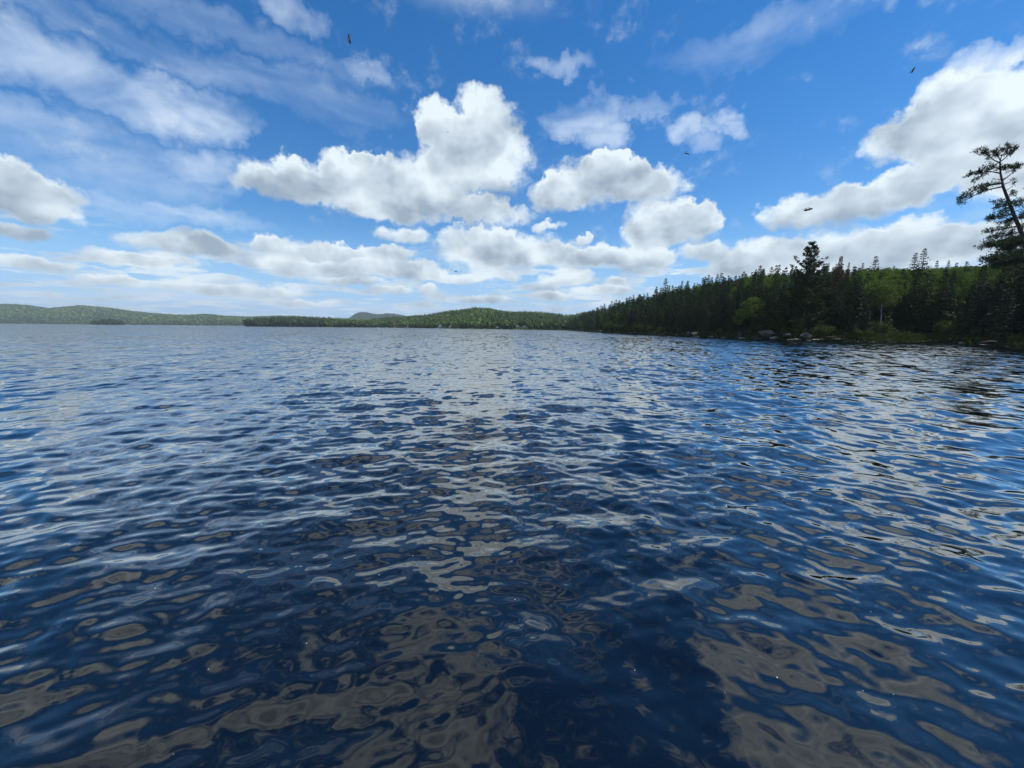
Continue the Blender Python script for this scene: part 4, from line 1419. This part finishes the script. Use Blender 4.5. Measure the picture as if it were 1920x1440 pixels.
def boat(px, lpx, label, depth=None):
    dpt = (float(np.interp(px, mid.p[:, 0], mid.p[:, 2])) if depth is None else depth) - 4
    L = lpx / F_PX * dpt
    root = bpy.data.objects.new('boat', None)
    COL.objects.link(root)
    root.location = (ground_x(px, dpt), dpt, .05)
    root.rotation_euler = (0, 0, g.uniform(-.4, .4))
    root['label'], root['category'], root['group'] = label, 'boat', 'small white boats on the far water'
    st_ = np.linspace(0, 1, 9)
    rows = []
    for s_ in st_:
        bw = L * .17 * (1 - max(0, (s_ - .45) / .55) ** 2.2)
        x_ = (s_ - .5) * L
        hh = L * (.13 + .05 * s_ ** 2)
        rows.append([[x_, -bw, hh], [x_, -bw * .75, 0], [x_, 0, -L * .04], [x_, bw * .75, 0], [x_, bw, hh]])
    V_ = np.array(rows).reshape(-1, 3)
    Qb = [[i * 5 + j, i * 5 + j + 1, i * 5 + j + 6, i * 5 + j + 5] for i in range(8) for j in range(4)] + [[i * 5, i * 5 + 5, i * 5 + 9, i * 5 + 4] for i in range(8)] + [[0, 4, 3, 1]]
    b = Bag()
    b.raw(V_, Qb)
    obj('hull', b.mesh('hull', M_WHITE), root)
    b = Bag()
    b.raw(*box_np(L * .02, L * .16, -L * .12, L * .12, L * .12, L * .27))
    obj('windscreen', b.mesh('windscreen', M_WHITE), root)
    b = Bag()
    b.raw(*box_np(-L * .55, -L * .48, -L * .04, L * .04, L * .02, L * .24))
    obj('outboard_motor', b.mesh('outboard_motor', M_DARK), root)


boat(709, 3.0, 'white boat farthest left off the red-brown cabin')
boat(725.5, 3.2, 'white boat second from the left off the red-brown cabin')
boat(741, 3.6, 'white boat moored below the red-brown cabin')
boat(858.5, 4.2, 'white boat right of the low cabin with the wide pale roof')
boat(819, 3.0, 'white boat just left of the white waterside cabin')
boat(908, 3.0, 'white boat between the light green hill and the dark trees')
boat(940, 4.0, 'white boat right of the half hidden white cabin')
boat(245.5, 2.2, 'lone white boat right of the wooded islet', 1500)
boat(346, 2.6, 'lone white boat halfway between the islet and the wooded spit', 1500)

# ------------------------------------------------------------------ insects flying near the camera
def ellipsoid(b, c_, r3, rings=7, seg=8):
    u = np.linspace(0, np.pi, rings)
    vv = [[c_[0] + r3[0] * -math.cos(a), c_[1] + r3[1] * math.sin(a) * math.cos(f), c_[2] + r3[2] * math.sin(a) * math.sin(f)] for a in u for f in np.arange(seg) * 2 * np.pi / seg]
    qq = [[i * seg + j, i * seg + (j + 1) % seg, (i + 1) * seg + (j + 1) % seg, (i + 1) * seg + j] for i in range(rings - 1) for j in range(seg)]
    b.raw(np.array(vv), np.array(qq))


M_WING, t, p, o_ = mat('insect_wing', 0.3)
p.inputs['Base Color'].default_value = (0.05, 0.05, 0.06, 1)
p.inputs['Alpha'].default_value = 0.2


def insect(px, py, depth, lpx, tilt, label, yaw=0.0):
    L = lpx / F_PX * depth
    root = bpy.data.objects.new('flying_insect', None)
    COL.objects.link(root)
    root.location = at(px, py, depth)
    root.rotation_euler = (0, -R(tilt), R(yaw))
    root['label'], root['category'], root['group'] = label, 'insect', 'insects flying over the water'
    b = Bag()
    ellipsoid(b, (-.12 * L, 0, 0), (.36 * L, .13 * L, .12 * L))
    ellipsoid(b, (.16 * L, 0, .01 * L), (.17 * L, .14 * L, .13 * L))
    obj('body', b.mesh('body', M_DARK, True), root)
    b = Bag()
    ellipsoid(b, (.38 * L, 0, 0), (.12 * L, .11 * L, .10 * L))
    obj('head', b.mesh('head', M_DARK, True), root)
    for s_ in (-1, 1):
        b = Bag()
        a = np.linspace(0, 2 * np.pi, 11)[:-1]
        pl = np.stack([-.25 * L + .33 * L * np.cos(a), s_ * (.20 * L + .12 * L * np.sin(a)), .11 * L + .10 * L * np.abs(np.sin(a))], 1)
        th_ = np.array([0, 0, .008 * L])
        b.raw(np.concatenate([pl, [pl.mean(0)], pl + th_, [pl.mean(0) + th_]]), [[10, i, (i + 1) % 10, 10] for i in range(10)] + [[21, 11 + (i + 1) % 10, 11 + i, 21] for i in range(10)])
        vv, qq = np.concatenate(b.v), np.concatenate(b.q)
        me_ = bpy.data.meshes.new('wing')
        me_.from_pydata(vv.tolist(), [], [f[:3] for f in qq.tolist()] + [[i, (i + 1) % 10, 11 + (i + 1) % 10, 11 + i] for i in range(10)])
        me_.materials.append(M_WING)
        obj('wing', me_, root)


insect(655.5, 73, .8, 16, 96, 'black insect flying upright in the blue sky at top left')
insect(1712, 131.5, .9, 11, 64, 'black insect slanting in the blue sky at top right')
insect(1288, 288, 1.0, 9, -14, 'black insect just below the small torn wisp of cloud')
insect(1515, 393, .7, 16, 14, 'largest level black insect, in front of the low right-hand cloud')
insect(855, 509, 1.6, 5, 0, 'tiny black insect low over the middle rows of cloud')
insect(840, 248, 2.4, 3, 30, 'tiny black speck of an insect before the tallest cloud')
insect(318, 333, 2.6, 3, 20, 'tiny black speck of an insect in the thin cloud at left')

# ------------------------------------------------------------------ bits of foam drifting near the camera
M_FOAM = noisy_mat('foam', (0.30, 0.32, 0.32), (0.46, 0.46, 0.45), 60, 0.6)
fm = rock_mesh(1300, M_FOAM, .45, .3)
FLECKS = [(1457, 1270, 9, 'largest white fleck of foam, low right of centre'), (1618, 1295, 6, 'white fleck right of the largest one'), (1674, 1281, 5, 'upper of two close white flecks at lower right'), (1675, 1302, 5, 'lower of two close white flecks at lower right'),
          (1633, 1147, 5, 'white fleck alone on the right-hand ripples'), (1359, 1298, 4, 'small white fleck left of the largest one'), (711, 1078, 5, 'white fleck on the ripples left of centre'), (774, 1042, 5, 'white fleck highest left of centre'),
          (291, 1103, 8, 'pale fleck of foam at left on a bright ripple'), (391, 1255, 6, 'white fleck at lower left'), (575, 1206, 6, 'left of two white flecks on the dark left ripples'), (637, 1190, 6, 'right of two white flecks on the dark left ripples'),
          (1190, 1257, 7, 'white fleck on the dark ripples right of centre'), (966, 1124, 5, 'white fleck close to the middle of the water'), (1020, 1181, 5, 'white fleck just below the middle of the water'), (325, 1414, 5, 'tiny white fleck near the bottom left')]
for px, py, wpx, lab in FLECKS:
    v_ = ray(px, py)
    dep = CAM_H / -v_[2]
    x_, y_ = v_[0] * dep, dep
    z_ = float(waves(np.array([x_]), np.array([y_]), np.array([.012]))[0][0])
    dep *= (CAM_H - z_) / CAM_H
    dist = dep * np.linalg.norm(v_)
    s_ = wpx / 2 / F_PX * dep * .52
    o = obj('foam_fleck', fm, None, (v_[0] * dep, dep, z_ + s_ * .1), label=lab, category='foam', group='white flecks of foam drifting near the camera')
    o.scale = (s_, s_ * .8, s_ * .7)
    o.rotation_euler = (0, 0, g.uniform(0, 6))

# ------------------------------------------------------------------ the air between here and the far hills
hz = bpy.data.materials.new('haze')
hz.use_nodes = True
t = NT(hz.node_tree)
pv = t.new('ShaderNodeVolumePrincipled')
pv.inputs['Color'].default_value = (0.80, 0.90, 1.0, 1)
pv.inputs['Density'].default_value = 1.0e-4
pv.inputs['Anisotropy'].default_value = 0.2
t.link(pv.outputs[0], t.new('ShaderNodeOutputMaterial').inputs['Volume'])
hv, hq = box_np(-5200, 5200, -5200, 5200, -7.5, 230)
obj('haze', mesh_np('haze', hv, hq, hz), kind='stuff', label='thin bluish summer haze over the lake and hills', category='haze')
